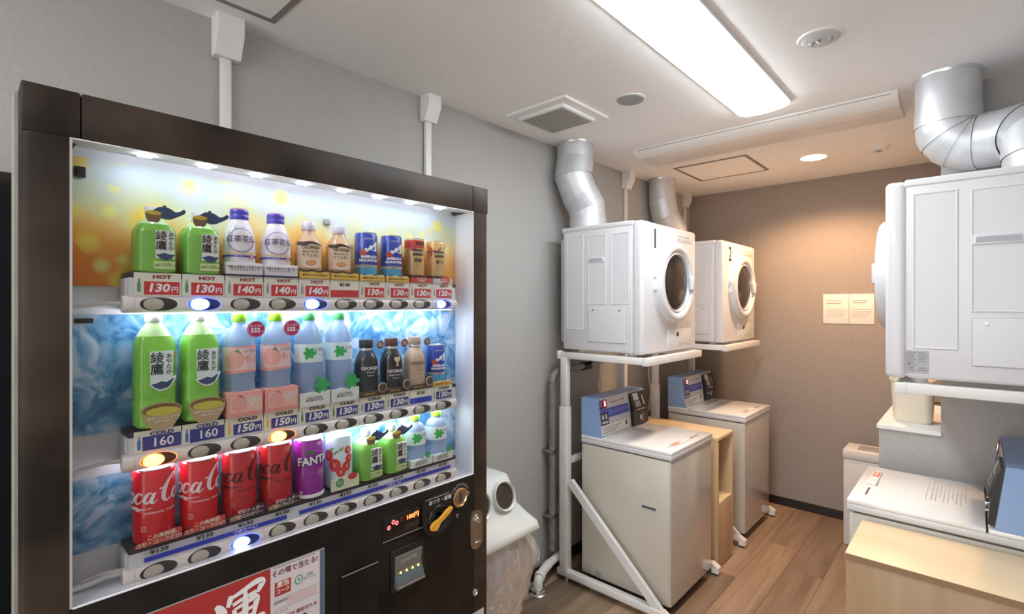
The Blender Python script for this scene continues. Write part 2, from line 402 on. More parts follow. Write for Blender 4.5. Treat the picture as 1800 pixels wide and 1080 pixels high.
MB(o).box(.30, .372, VY0-.005, VY0+.004, .10, VZ-.004, noisy('edge_trim', (.30, .28, .26), (.36, .34, .31), 20, .5)).build('side_trim', vm)
MB(o).box(.30, .3045, VY0+.004, VY1, 1.742, VZ-.004, black_mat).build('door_back', vm)
# lower door
m_ = MB(o); m_.box(fx, VX, WY0, WY1, .10, WZ0, skin_low, .003); m_.build('lower_door', vm)
MB(o).box(.125, VX-.04, VY0+.03, VY1-.03, 0, .10, black_mat).build('plinth', vm)
MB(o).box(VX-.006, VX+.006, .30, .95, .17, .36, black_pl, .01).build('pickup_flap', vm)
# display recess
inner = M('display_white', (.80, .80, .84), .45)
m_ = MB(o)
YB1 = 1.188
m_.quad((BX, WY0-.06, WZ1+.012), (BX, YB1, WZ1+.012), (VX-.034, WY1, WZ1), (VX-.034, WY0-.06, WZ1), inner)
m_.quad((BX, YB1, WZ0), (BX, YB1, WZ1+.012), (VX-.034, WY1+.0, WZ1), (VX-.034, WY1+.0, WZ0), inner)
m_.box(VX-.034, VX-.001, WY1-.0015, WY1+.001, WZ0, WZ1, inner); m_.box(VX-.034, VX-.001, WY0, WY1, WZ1-.001, WZ1+.001, inner)
m_.quad((BX, WY0-.06, WZ0-.0), (BX, YB1, WZ0), (VX-.0345, WY1, WZ0), (VX-.0345, WY0-.06, WZ0), inner)
m_.box(BX, VX-.04, WY0-.062, WY0-.06, WZ0, WZ1, inner); m_.box(BX-.006, BX-.001, WY0-.06, YB1, WZ0, WZ1+.012, inner)
m_.box(VX-.003, VX, WY0, WY0+.004, WZ0, WZ1, M('window_seal', (.45, .45, .45), .4)); m_.box(VX-.036, VX, WY0, WY1, WZ0, WZ0+.002, inner)
m_.build('display_recess', vm)

def warm_picture():
    m = M('warm_fruit_picture', (1, .6, .1), .5); n, l = nodes(m); b = n['Principled BSDF']
    tc = n.new('ShaderNodeTexCoord'); sp = n.new('ShaderNodeSeparateXYZ'); l.new(tc.outputs['Object'], sp.inputs[0])
    def mr(sock, a, b_):
        q = n.new('ShaderNodeMapRange'); q.inputs[1].default_value = a; q.inputs[2].default_value = b_; l.new(sock, q.inputs[0]); return q.outputs[0]
    hz = mr(sp.outputs[2], 1.47, 1.72)
    base = ramp(m.node_tree, [(.08, (.85, .22, .01)), (.36, (.90, .40, .05)), (.52, (.86, .60, .20)), (.70, (.72, .74, .42)), (.86, (.66, .74, .70)), (1, (.66, .74, .80))])
    no = n.new('ShaderNodeTexNoise'); no.inputs['Scale'].default_value = 9; l.new(tc.outputs['Object'], no.inputs['Vector'])
    ad = n.new('ShaderNodeMath'); ad.operation = 'MULTIPLY_ADD'; ad.inputs[1].default_value = .7; ad.inputs[2].default_value = -.35; l.new(no.outputs[0], ad.inputs[0])
    a2 = n.new('ShaderNodeMath'); l.new(hz, a2.inputs[0]); l.new(ad.outputs[0], a2.inputs[1]); l.new(a2.outputs[0], base.inputs[0])
    mp = n.new('ShaderNodeMapping'); mp.inputs['Scale'].default_value = (0, 1, 1); l.new(tc.outputs['Object'], mp.inputs[0])
    cur = base.outputs[0]
    for sc, th, col, off in ((9, .30, (.95, .62, .04), .35), (12, .27, (.93, .80, .10), 0), (17, .24, (.88, .86, .25), 3.3)):
        mq = n.new('ShaderNodeMapping'); mq.inputs['Scale'].default_value = (0, 1, 1); mq.inputs['Location'].default_value = (0, off, off*.7); l.new(tc.outputs['Object'], mq.inputs[0])
        vo = n.new('ShaderNodeTexVoronoi'); vo.inputs['Scale'].default_value = sc; l.new(mq.outputs[0], vo.inputs['Vector'])
        k = n.new('ShaderNodeMapRange'); k.inputs[1].default_value = th-.10; k.inputs[2].default_value = th+.08; k.inputs[3].default_value = .8; k.inputs[4].default_value = 0; l.new(vo.outputs['Distance'], k.inputs[0])
        sx = n.new('ShaderNodeSeparateColor'); l.new(vo.outputs['Color'], sx.inputs[0])
        g = n.new('ShaderNodeMath'); g.operation = 'GREATER_THAN'; g.inputs[1].default_value = .45; l.new(sx.outputs[0], g.inputs[0])
        mu = n.new('ShaderNodeMath'); mu.operation = 'MULTIPLY'; l.new(k.outputs[0], mu.inputs[0]); l.new(g.outputs[0], mu.inputs[1])
        mx = n.new('ShaderNodeMix'); mx.data_type = 'RGBA'; l.new(mu.outputs[0], mx.inputs[0]); l.new(cur, mx.inputs[6]); mx.inputs[7].default_value = (*col, 1); cur = mx.outputs[2]
    l.new(cur, b.inputs['Base Color'])
    return m
def ice_picture():
    m = M('ice_picture', (.2, .5, .8), .45); n, l = nodes(m); b = n['Principled BSDF']
    tc = n.new('ShaderNodeTexCoord')
    no = n.new('ShaderNodeTexNoise'); no.inputs['Scale'].default_value = 11; no.inputs['Detail'].default_value = 5; no.inputs['Distortion'].default_value = .9; l.new(tc.outputs['Object'], no.inputs['Vector'])
    vo = n.new('ShaderNodeTexVoronoi'); vo.feature = 'SMOOTH_F1'; vo.inputs['Scale'].default_value = 7; l.new(no.outputs[1], vo.inputs['Vector'])
    ad = n.new('ShaderNodeMath'); ad.operation = 'MULTIPLY_ADD'; ad.inputs[1].default_value = .5; l.new(vo.outputs[0], ad.inputs[0])
    s2 = n.new('ShaderNodeMath'); s2.operation = 'MULTIPLY'; s2.inputs[1].default_value = .9; l.new(no.outputs[0], s2.inputs[0]); l.new(s2.outputs[0], ad.inputs[2])
    r = ramp(m.node_tree, [(.44, (.03, .13, .34)), (.56, (.07, .26, .52)), (.68, (.17, .42, .68)), (.80, (.40, .60, .80)), (.92, (.66, .76, .88))])
    l.new(ad.outputs[0], r.inputs[0]); l.new(r.outputs[0], b.inputs['Base Color'])
    return m
wp, ip = warm_picture(), ice_picture()
PY0 = WY0-.05
for z0, z1, pmt, nm in ((1.468, 1.733, wp, 'fruit_picture_board'), (1.158, 1.408, ip, 'ice_picture_board'), (.917, 1.068, ip, 'ice_picture_board')):
    q = MB(o).box(BX, BX+.003, PY0, YB1-.002, z0, z1, pmt).build(nm, vm)
    q.location = (0, 0, 0)
# re-anchor picture texture to world height: object space here is already machine space (z from the floor)
for nm, dz in (('x', 0),): pass
MB(o).box(BX+.003, BX+.012, .160, .178, 1.690, 1.712, black_pl, .002).build('hook_clip', vm)
MB(o).box(BX+.003, BX+.012, .160, .190, 1.391, 1.401, black_pl, .002).build('hook_clip', vm)
MB(o).box(BX+.003, BX+.012, .695, .713, 1.655, 1.670, grey_pl, .002).build('hook_clip', vm)
MB(o).box(BX+.003, BX+.012, .675, .690, 1.350, 1.360, grey_pl, .002).build('hook_clip', vm)
MB(o).box(BX+.003, BX+.012, 1.115, 1.125, 1.042, 1.060, grey_pl, .002).build('hook_clip', vm)

led_m = M('led_glow', (1, 1, 1), .5, emit=LED_E, ecol=(.82, .88, 1))
ledp = M('led_point', (1, 1, 1), .5, emit=60, ecol=(.9, .95, 1))
tape = M('tag_holder', (.68, .70, .75), .35)
strip_dark = M('shelf_edge_dark', (.03, .03, .035), .45)
red = M('tag_red', (.62, .035, .035), .5); blue_t = M('tag_blue', (.045, .055, .26), .5); blue_s = M('strip_blue', (.03, .05, .50), .5)
ink = M('ink_black', (.02, .02, .02), .5); ink_red = M('ink_red', (.30, .03, .03), .5); pwhite = M('print_white', (.85, .85, .85), .5)
cream_t = M('tag_cream', (.80, .78, .66), .5); tgreen = M('tag_green', (.10, .32, .16), .5); tyel = M('tag_yellow', (.75, .55, .08), .5); tbl2 = M('tag_bottle_blue', (.05, .20, .55), .5)
rim_m = M('button_rim', (.05, .035, .03), .3); well_m = noisy('button_well', (.035, .03, .03), (.06, .05, .05), 50, .3)
b_off = M('button_lens', (.50, .46, .38), .25, coat=.5)
b_blue = M('button_lit_blue', (.6, .7, 1), .3, emit=3.2, ecol=(.45, .60, 1)); b_or = M('button_lit_orange', (1, .6, .2), .3, emit=3.0, ecol=(1, .50, .12))
well_blue = M('button_well_blue', (.02, .03, .15), .3); well_or = M('button_well_orange', (.10, .03, .02), .3)
glow_b = M('button_ring_blue', (.1, .15, 1), .3, emit=2.0, ecol=(.05, .12, 1)); glow_o = M('button_ring_orange', (1, .3, .1), .3, emit=1.6, ecol=(1, .22, .03))
ROWS = [dict(z=1.430, base=1.497, lit={1: 'b', 4: 'b', 9: 'b'}), dict(z=1.102, base=1.166, lit={0: 'o', 3: 'o'}), dict(z=.869, base=.926, lit={2: 'b'})]
YI = [.2866+.0861*i for i in range(10)]
SX = .40            # bar axis x
def shelf(ri):
    R = ROWS[ri]; z = R['z']; zb = R['base']
    t = MB(o)
    t.box(BX+.004, SX-.004, .232, 1.125, z-.012, zb-.013, inner, .002)
    t.build('shelf_tray', vm)
    e = MB(o); e.box(BX+.004, SX+.010, .236, 1.122, zb-.013, zb-.0006, strip_dark, .002); e.build('shelf_ledge', vm)
    # the price rail leans back a little
    rl = MB(o); rl.prism([(SX-.012, z+.010), (SX+.012, z+.010), (SX+.0095, zb-.012), (SX-.012, zb-.012)], 1, .236, 1.118, tape); rl.build('price_rail', vm)
    b = MB(o); b.cyl((SX, .2305, z), (SX, 1.118, z), .0185, bar_white, n=32); b.cyl((SX, .226, z), (SX, .2305, z), .0165, bar_white, r1=.0185, n=32); b.cyl((SX, 1.118, z), (SX, 1.1225, z), .0185, bar_white, r1=.0165, n=32)
    bar = b.build('button_bar', vm)
    s = MB(o); s.box(SX-.024, SX-.001, .24, 1.11, z-.0189, z-.0184, led_m); s.build('led_strip', vm)
    s = MB(o)
    for y in (.2445, .5005, .759, 1.02): s.cyl((SX, y, z), (SX, y+.001, z), .01875, M('bar_joint', (.50, .45, .43), .4), n=32)
    s.build('bar_joints', bar)['kind'] = 'stuff'
    def mp_(cy):
        def f(a, h, r=.0187):
            t = h/.0185; return (SX+r*math.cos(t), cy+a, z+r*math.sin(t))
        return f
    for i, y in enumerate(YI):
        f = mp_(y); g = MB(o); lit = R['lit'].get(i)
        g.star(ell(.0335, .0160, 40), lambda a, h: f(a, h, .01875), glow_b if lit == 'b' else glow_o if lit == 'o' else rim_m, 4)
        g.star(ell(.0315, .0148, 40), lambda a, h: f(a, h, .0190), well_blue if lit == 'b' else well_or if lit == 'o' else well_m, 4)
        bt = g.build('select_button', vm)
        g = MB(o)
        g.star(ell(.0200, .0140, 32), lambda a, h: f(a, h, .0192), glow_b if lit == 'b' else glow_o if lit == 'o' else rim_m, 4, at=(-.0095, 0))
        g.star(ell(.0180, .0126, 32), lambda a, h: f(a, h, .0215-.0018*((a+.0095)**2/.018**2+h*h/.0126**2)), {None: b_off, 'b': b_blue, 'o': b_or}[lit], 5, at=(-.0095, 0))
        q = g.build('button_lens', bt)
        if lit: q['label'] = 'lit blue button lens' if lit == 'b' else 'lit orange button lens'
for k in range(3): shelf(k)
# price tags
def price(ri, i, head, num, yen, kind, bottle):
    R = ROWS[ri]; z0 = R['z']+.018; z1 = R['base']-.001; y0 = YI[i]-.042; y1 = YI[i]+.0415
    if ri == 1: z0 += .002
    h = z1-z0; xt = SX+.0125
    f = lambda a, t: (xt+.0006+.0*t, y0+a, z0+t); f2 = lambda a, t: (xt+.0010, y0+a, z0+t); f3 = lambda a, t: (xt+.0013, y0+a, z0+t); w = y1-y0
    g = MB(o); g.box(xt-.003, xt+.0004, y0, y1, z0, z1, cream_t if kind != 'plain' else tape)
    g2 = MB(o)
    if kind == 'red' or kind == 'blue' or kind == '160':
        c = red if kind == 'red' else blue_t
        lm = .20 if kind != '160' else .17
        g2.rect(w*lm, w*(.97 if kind != '160' else 1), h*.04, h*.62 if kind != '160' else h*.72, f, c, 1)
        g2.text(head, .0105, f2, (ink_red if kind == 'red' else ink) if kind != '160' else blue_t, at=(w*.58, h*.82), bold=.0005, sx=1.5)
        if kind == '160': g2.text(num, .026, f2, pwhite, at=(w*.6, h*.37), bold=.0004, sx=1.05)
        else:
            g2.text(num, .024, f2, pwhite, at=(w*.50, h*.33), bold=.0009, shear=.15, sx=1.12)
            g2.text(yen, .014, f2, pwhite, at=(w*.86, h*.26), bold=.0004)
        g2.star([(-.0028, -.014), (.0028, -.014), (.0032, .002), (.0012, .008), (.0012, .014), (-.0012, .014), (-.0012, .008), (-.0032, .002)], f2, {'g': tgreen, 'y': tyel, 'b': tbl2, 'k': grey_pl}[bottle], 1, at=(w*.10, h*.45))
    else:
        g2.rect(0, w, h*.02, h*.42, f, red if kind == 'plainr' else blue_s, 1)
        g2.text(num, .013, f2, ink, at=(w*.5, h*.72), bold=.0004, sx=1.15)
    t = g.build('price_tag', vm); g2.build('printing', t)
for i in range(10):
    if i == 5: price(0, i, '', '¥140', '', 'plainr', 'k')
    else: price(0, i, 'HOT', '130' if i in (0, 1, 6, 7, 8) else ('120' if i == 9 else '140'), '円', 'red', 'g' if i < 2 else 'k')
price(1, 0, 'COLD', '160', '', '160', 'b'); price(1, 1, 'COLD', '160', '', '160', 'b')
for i in (2, 3): price(1, i, 'COLD', '150', '円', 'blue', 'y')
for i in (4, 5, 6, 7, 9): price(1, i, 'COLD', '130', '円', 'blue', 'g' if i < 6 else 'k')
price(1, 8, '', '¥130', '', 'plainb', 'k')
g = MB(o); R = ROWS[2]; z0 = .8885; z1 = .9245; xt = SX+.0125
for a, b in ((.262, .558), (.590, 1.095)): g.box(xt, xt+.0005, a, b, z0+.002, z0+.012, blue_s)
f2 = lambda a, t: (xt+.0009, a, t)
for i in range(10): g.text('¥130' if i < 8 else '¥100', .0125, f2, ink, at=(YI[i]+.002, z0+.020), bold=.0003, sx=1.3)
for y in (.46, .875): g.text('つめた〜い', .010, f2, pwhite, at=(y, z0+.007), bold=.0003, sx=1.1)
g.build('price_strip', vm)
# cables behind the bars on the left, top LEDs, glass
for z, dz, e, rr in ((1.428, -.004, 0, .0042), (1.100, -.02, 0, .0042), (.874, -.035, 0, .0042), (.868, -.002, .012, .005)):
    MB(o).tube([(.385, .232, z+.004), (.372+e/2, .205, z+.004), (.365+e, .170, z-.002), (.362+e, .13, z+dz), (.36+e, .10, z+dz*1.4)], rr, white_pl, 10).build('cable', vm)
led_top = M('led_top_glow', (1, 1, 1), .5, emit=70, ecol=(.80, .88, 1))
for i in range(8): MB(o).box(.402, .412, .252+i*.112, .276+i*.112, 1.7385, 1.7402, led_top).build('led_strip', vm)
for i in range(8): MB(o).box(.4165, .421, .262+i*.112, .267+i*.112, 1.7352, 1.7395, ledp).build('led_point', vm)
MB(o).box(VX-.0075, VX-.0055, WY0+.0005, WY1-.002, WZ0+.0025, WZ1-.0015, pane).build('window_glass', vm)

# controls on the lower door
FX = VX
def fp(d):
    return lambda a, t: (FX+d, a, t)
ps = MB(o); pred = M('poster_red', (.42, .035, .035), .4); ppaper = noisy('poster_paper', (.62, .60, .66), (.70, .64, .66), 3, .4)
ps.box(FX-.001, FX+.0018, .17, .643, .40, .797, grey_pl); poster = ps.build('poster', vm)
ps = MB(o); ps.rect(.172, .506, .402, .795, fp(.0022), pred, 1); ps.rect(.506, .630, .402, .795, fp(.0022), ppaper, 1); ps.rect(.630, .641, .402, .795, fp(.0022), M('poster_edge', (.10, .14, .25), .4), 1)
BR = [[(.10, .82, .05), (.17, .76, .12), (.25, .62, .13), (.27, .56, .05)], [(.0, .46, .06), (.10, .49, .10), (.20, .46, .11), (.12, .34, .07), (.17, .22, .08), (.08, .14, .08)],
      [(.06, .16, .06), (.20, .12, .10), (.50, .03, .09), (.80, .0, .12), (1.06, .02, .05)], [(.37, .93, .05), (.37, .84, .09), (.33, .72, .06)], [(.38, .87, .06), (.60, .93, .08), (.88, 1.02, .10), (1.0, .97, .12), (.90, .80, .06)],
      [(.42, .73, .06), (.62, .78, .07), (.88, .82, .08)], [(.44, .64, .06), (.46, .50, .09), (.48, .34, .06)], [(.45, .63, .05), (.66, .68, .07), (.88, .72, .10), (.86, .55, .09), (.83, .38, .06)],
      [(.47, .50, .05), (.65, .53, .06), (.83, .56, .06)], [(.47, .36, .05), (.65, .39, .06), (.83, .42, .06)], [(.32, .21, .06), (.60, .25, .08), (.98, .31, .11), (1.02, .29, .04)], [(.66, .92, .06), (.66, .60, .10), (.64, .30, .10), (.63, .08, .05)]]
for k, st in enumerate(BR):
    ps.ribbon([(.375+x*.112, .658+y*.118, w*.135) for x, y, w in st], fp(.0027+.00012*k), pwhite, 4)
ps.text('その場で当たる!', .0172, fp(.0027), M('ink_maroon', (.20, .04, .10), .5), at=(.566, .777), bold=.0004, sx=.93)
ps.rect(.514, .620, .7915, .7925, fp(.0027), ink, 1)
ps.rect(.516, .555, .722, .756, fp(.0027), pred, 1); ps.text('激当', .0155, fp(.003), cream_t, at=(.5355, .7475), bold=.0006); ps.text('コーク', .0125, fp(.003), pwhite, at=(.5355, .7315), bold=.0004, sx=.9)
gr = M('ink_green', (.16, .38, .28), .5); ps.star(ell(.0105, .0120, 24), fp(.0027), gr, 1, at=(.575, .742)); ps.star(ell(.0078, .0090, 24), fp(.0029), ppaper, 1, at=(.575, .742)); ps.star([(-.003, -.006), (.006, 0), (-.003, .006)], fp(.0031), gr, 1, at=(.575, .742))
ps.text('LINE\nポイント', .0085, fp(.0027), gr, at=(.603, .742), bold=.0002)
ps.rect(.515, .627, .7115, .7123, fp(.0027), grey_pl, 1); ps.rect(.515, .627, .688, .6888, fp(.0027), grey_pl, 1)
ps.text('自販機限定', .007, fp(.0027), ink, at=(.531, .706)); ps.text('コカ・コーラ', .007, fp(.0027), ink, at=(.527, .681)); ps.rect(.545, .620, .692, .708, fp(.0026), M('poster_tint', (.66, .50, .50), .5), 1)
ps.text('1本付き 限定ボトル', .0115, fp(.0027), ink_red, at=(.575, .664), bold=.0003, sx=.95)
ps.rect(.585, .594, .643, .652, fp(.0027), ink, 1); ps.rect(.560, .572, .640, .650, fp(.0027), pred, 1)
ps.text('ドリンク', .018, fp(.0027), pred, at=(.57, .60), bold=.001)
ps.star(ell(.030, .030, 24), fp(.0025), ink, 1, at=(.318, .700)); ps.star(ell(.023, .026, 24), fp(.0027), M('print_skin', (.60, .38, .28), .5), 1, at=(.318, .675))
ps.build('printing', poster)
# blank hatch
hb = MB(o); hb.box(FX-.002, FX+.004, .690, .803, .53, .703, skin_low, .0015); hb.build('blank_cover', vm)
MB(o).box(FX+.003, FX+.0055, .691, .802, .7005, .7025, M('edge_glint', (.25, .25, .25), .3)).build('cover_edge', vm)
# bill acceptor
bl = MB(o); bl.box(FX-.002, FX+.006, .846, .965, .590, .712, black_pl, .004); bill = bl.build('bill_acceptor', vm)
bl = MB(o)
bl.prism([(FX+.006, .694), (FX+.012, .694), (FX+.012, .690), (FX+.0065, .640), (FX+.006, .640)], 1, .857, .950, M('bill_plate', (.17, .17, .16), .3))
bl.text('1000円札', .016, lambda a, t: (FX+.0128+(t-.69)*.11, a, t), M('ink_grey', (.45, .44, .40), .5), at=(.903, .676), bold=.0004); bl.build('bill_plate', bill)
bl = MB(o); bl.prism([(FX+.005, .640), (FX+.010, .640), (FX+.024, .610), (FX+.024, .604), (FX+.005, .604)], 1, .855, .952, M('bill_tray', (.10, .12, .13), .22)); bl.box(FX+.0235, FX+.0255, .855, .952, .6085, .6115, chrome); bl.build('bill_tray', bill)
bl = MB(o); bl.box(FX+.0085, FX+.0105, .857, .950, .641, .650, M('bill_band', (.25, .16, .06), .4))
gl_ = M('led_green', (.4, 1, .5), .4, emit=3.5, ecol=(.45, 1, .45))
for i in range(4): bl.star([(-.004, -.003), (.004, -.003), (0, .004)], lambda a, t: (FX+.012, a, t), gl_, 1, at=(.873+i*.021, .6455))
bl.build('bill_lights', bill)
# price display with red numbers
d_ = MB(o); d_.box(FX-.002, FX+.003, .818, .958, .748, .815, M('display_window', (.012, .008, .008), .12), .002); dw = d_.build('price_display', vm)
d_ = MB(o); lr = M('led_red', (1, .2, .15), .4, emit=6, ecol=(1, .045, .05)); lo_ = M('led_orange', (1, .3, .1), .4, emit=3.2, ecol=(1, .12, .03))
d_.text('100円', .018, fp(.0036), lo_, at=(.921, .795), bold=.0006, sx=1.05)
for a, t in ((.838, .785), (.853, .797), (.865, .791)):
    d_.star(ell(.0055, .0062, 20), fp(.0034), lr, 1, at=(a, t)); d_.star(ell(.003, .0035, 20), fp(.0038), black_pl, 1, at=(a, t))
d_.star(ell(.0055, .0062, 20), fp(.0034), M('led_red_dim', (.35, .02, .02), .4), 1, at=(.882, .797)); d_.star(ell(.003, .0035, 20), fp(.0038), black_pl, 1, at=(.882, .797))
d_.rect(.895, .945, .762, .778, fp(.0034), M('display_sub', (.03, .026, .026), .3), 1)
d_.box(FX+.002, FX+.0045, .818, .957, .7475, .7492, M('edge_glint', (.25, .25, .25), .3)); d_.build('numbers', dw)
# coin return unit
cu_ = MB(o); n = 24; pts = [(.958, .825), (1.070, .832), (1.070, .765)]
pts = [(1.073, .758), (1.073, .826), (1.066, .832), (.962, .826), (.955, .820), (.955, .762)]+[(1.014-.059*math.cos(t), .762-.058*math.sin(t)) for t in [PI*k/14 for k in range(1, 14)]]
cu_.prism(pts, 0, FX-.002, FX+.010, black_pl); coin = cu_.build('coin_return', vm)
cu_ = MB(o); cu_.lathe([(.042, .010), (.040, .016), (.034, .012), (.010, .009)], M('gloss_black', (.02, .02, .02), .12), (FX, 1.018, .760), 36, axis=0); cu_.build('lever_dish', coin)
yl = noisy('lever_yellow', (.72, .34, .03), (.80, .42, .06), 60, .4)
cu_ = MB(o); lv = [(.987, .742, .026), (.997, .750, .024), (1.008, .757, .013), (1.022, .764, .013), (1.038, .774, .016), (1.056, .784, .010)]
P = []
for i in range(len(lv)):
    a, b = lv[max(i-1, 0)], lv[min(i+1, len(lv)-1)]; dx, dy = b[0]-a[0], b[1]-a[1]; LL = math.hypot(dx, dy); P.append((lv[i][0]-dy/LL*lv[i][2]/2, lv[i][1]+dx/LL*lv[i][2]/2, lv[i][0]+dy/LL*lv[i][2]/2, lv[i][1]-dx/LL*lv[i][2]/2))
poly = [(p[0], p[1]) for p in P]+[(1.061, .786)]+[(p[2], p[3]) for p in reversed(P)]+[(.976, .737), (.974, .746), (.978, .752)]
cu_.prism(poly, 0, FX+.018, FX+.027, yl); cu_.cyl((FX+.008, 1.012, .759), (FX+.019, 1.012, .759), .009, black_pl); cu_.build('return_lever', coin)
cu_ = MB(o); cu_.text('おつり・返却', .0155, fp(.0106), pwhite, at=(1.022, .815), bold=.0004, sx=.98); cu_.rect(.965, 1.06, .8275, .829, fp(.0104), lgrey, 1); cu_.build('lettering', coin)
cu_ = MB(o); cu_.lathe([(.031, 0), (.031, .006), (.027, .008), (.025, .004), (.010, .001)], gold, (FX, 1.110, .797), 36, axis=0); cs = cu_.build('coin_slot', vm)
cu_ = MB(o); cu_.lathe([(.0245, .001), (.020, .005), (.008, .006)], steel, (FX, 1.110, .797), 30, axis=0); cu_.box(FX+.005, FX+.0075, 1.108, 1.112, .785, .812, black_pl); cu_.build('slot_plate', cs)
cu_ = MB(o)
for k in range(7):
    t = PI*(.18+.64*k/6); cu_.star(ell(.0045, .0045, 12), fp(.002), lgrey, 1, at=(1.112+.038*math.cos(t), .800+.038*math.sin(t))); cu_.star(ell(.0033, .0033, 12), fp(.0023), black_pl, 1, at=(1.112+.038*math.cos(t), .800+.038*math.sin(t)))
for a, t in ((1.147, .793), (1.151, .80), (1.147, .806), (1.096, .742), (1.103, .742), (1.100, .735)): cu_.star(ell(.0022, .0022, 8), fp(.002), pwhite, 1, at=(a, t))
cu_.build('slot_marks', vm)
# lock plate, screw, label
lk = MB(o); w2, cy, ca, cb = .028, 1.186, .704, .628
pts = [(cy+w2*math.cos(t), ca+w2*math.sin(t)) for t in [PI*k/12 for k in range(13)]]+[(cy-w2*math.cos(t), cb-w2*math.sin(t)) for t in [PI*k/12 for k in range(13)]]
lk.prism(pts, 0, FX-.001, FX+.003, steel); lock = lk.build('lock_plate', vm)
lk = MB(o); lk.lathe([(.017, .003), (.016, .006), (.012, .007)], steel, (FX, 1.186, .700), 28, axis=0); lk.lathe([(.010, .007), (.009, .013), (.003, .014)], chrome, (FX, 1.186, .700), 20, axis=0); lk.build('lock_cylinder', lock)
lk = MB(o); lk.box(FX+.003, FX+.006, 1.180, 1.203, .6205, .6245, chrome, .001); lk.build('latch_bar', lock)
lk = MB(o); lk.lathe([(.012, 0), (.011, .004), (.007, .006), (.005, .002)], chrome, (FX, 1.180, .455), 20, axis=0); lk.build('screw', vm)
MB(o).box(FX-.001, FX+.0012, 1.165, 1.222, .30, .386, lgrey).build('sticker', vm)

pb = thing('black_cabinet', 'dark unlit cabinet at the far left edge behind the drinks machine', 'cabinet', (.045, -.30, 0)); o = pb.location[:]
MB(o).box(.002, .100, -.70, .124, 0, 1.725, black_mat, .006).build('body', pb)
MB(o).box(.1005, .104, -.68, .104, .06, 1.70, black_pl, .002).build('door', pb)

# ------------------------------------------------------------------ drinks behind the glass
DX = .38
def cy(r): return lambda a, t, e=.0007: ((r+e)*math.cos(a/r), (r+e)*math.sin(a/r), t)
def cyl_map(r, e=.0007): return lambda a, t: ((r+e)*math.cos(a/r), (r+e)*math.sin(a/r), t)
def flat(x): return lambda a, t: (x, a, t)
tea = M('tea_green', (.20, .50, .07), .22, coat=.5); tea_cold = M('tea_green_cold', (.22, .58, .06), .2, coat=.5)
tea_top = M('tea_bottle_top', (.50, .72, .35), .2, coat=.5); capw = M('cap_white', (.80, .80, .80), .35)
navy = M('teapot_navy', (.03, .06, .16), .2, coat=.6); cupb = M('cup_brown', (.20, .12, .06), .35); teay = M('tea_yellow', (.62, .45, .06), .3)
lgreen = M('label_green_pale', (.62, .75, .35), .4); shotw = M('label_white', (.80, .80, .76), .4)
mint = M('leaf_green', (.03, .42, .10), .4); kocha_w = M('bottle_white', (.80, .76, .80), .25, coat=.4); kb = M('cap_blue', (.06, .05, .42), .25, coat=.3)
latte = M('latte_brown', (.62, .38, .22), .25, coat=.4); latte2 = M('latte_label', (.78, .60, .42), .3); dk = M('dark_brown', (.06, .03, .02), .35)
emer = M('can_blue', (.02, .05, .36), .25, coat=.4); emer2 = M('can_sky_blue', (.06, .32, .52), .25, coat=.3); silver = M('can_silver', (.72, .72, .74), .25, .8)
goldc = M('can_gold', (.62, .38, .13), .3, .2, coat=.3); goldy = M('card_gold', (.75, .48, .08), .4); canred = M('can_red', (.55, .05, .03), .3)
cokered = M('cola_red', (.62, .010, .018), .22, coat=.5); zerored = M('zero_red', (.48, .010, .015), .22, coat=.5)
script_w = M('script_white', (.78, .74, .76), .35); script_k = M('script_dark', (.07, .008, .01), .4)
purple = M('grape_purple', (.30, .015, .34), .2, coat=.5); blk = M('bottle_black', (.012, .012, .018), .2, coat=.6)
aqua = glassy('water_bottle', (.80, .88, .97), 2.2, .05, (.50, .62, .82, .45)); capg = M('cap_lime', (.28, .68, .03), .35); capm = M('cap_green', (.10, .55, .16), .35)
peach = M('peach_pink', (.82, .36, .32), .4); peachf = M('peach_fruit', (.80, .40, .34), .5); paleb = M('label_pale', (.70, .80, .80), .4); magenta = M('badge_magenta', (.45, .015, .10), .4)
tan = M('bottle_tan', (.52, .37, .26), .25, coat=.4)
def drink(name, label, cat, ri, i, z=0, group=None):
    return thing(name, label, cat, (DX, YI[i]-.001, ROWS[ri]['base']+z), 0, group)
LEAF = []
for k in range(30):
    t = 2*PI*k/30+.26; r_ = .46+.54*max(0, math.cos(3*t))**.8+(.40*max(0, -math.cos(3*t))**.8)
    LEAF.append((r_*math.cos(t), r_*math.sin(t)))
def leafprint(g, f, f2, at, s):
    g.star([(x*s, y*s) for x, y in LEAF], f, mint, 2, at=at)
def teapot_card(root, at=(.012, .126), s=1.0, cup=True):
    """the printed board shapes standing in front of the neck: a navy teapot pouring into a cup"""
    a, t = at; x = .037
    def P(pts): return [(a+p[0]*s, t+p[1]*s) for p in pts]
    g = MB()
    g.prism(P([(-.022, .004), (-.013, .0115), (-.004, .0135), (-.004, .0165), (.001, .0165), (.001, .0135), (.010, .010), (.018, .0045), (.026, .006), (.033, .012), (.038, .010), (.036, .003), (.027, -.003), (.018, -.008), (.010, -.0125), (0, -.0135), (-.008, -.011), (-.014, -.004)]), 0, x, x+.004, navy)
    g.build('teapot_card', root)
    if cup:
        g = MB(); g.prism(P([(-.036, -.003), (-.008, -.003), (-.010, -.016), (-.014, -.021), (-.030, -.021), (-.034, -.015)]), 0, x+.004, x+.008, cupb)
        g.prism([(a+(-.022+.014*math.cos(q))*s, t+(-.002+.0045*math.sin(q))*s) for q in [2*PI*k/18 for k in range(18)]], 0, x+.006, x+.0086, teay)
        g.build('cup_card', root)
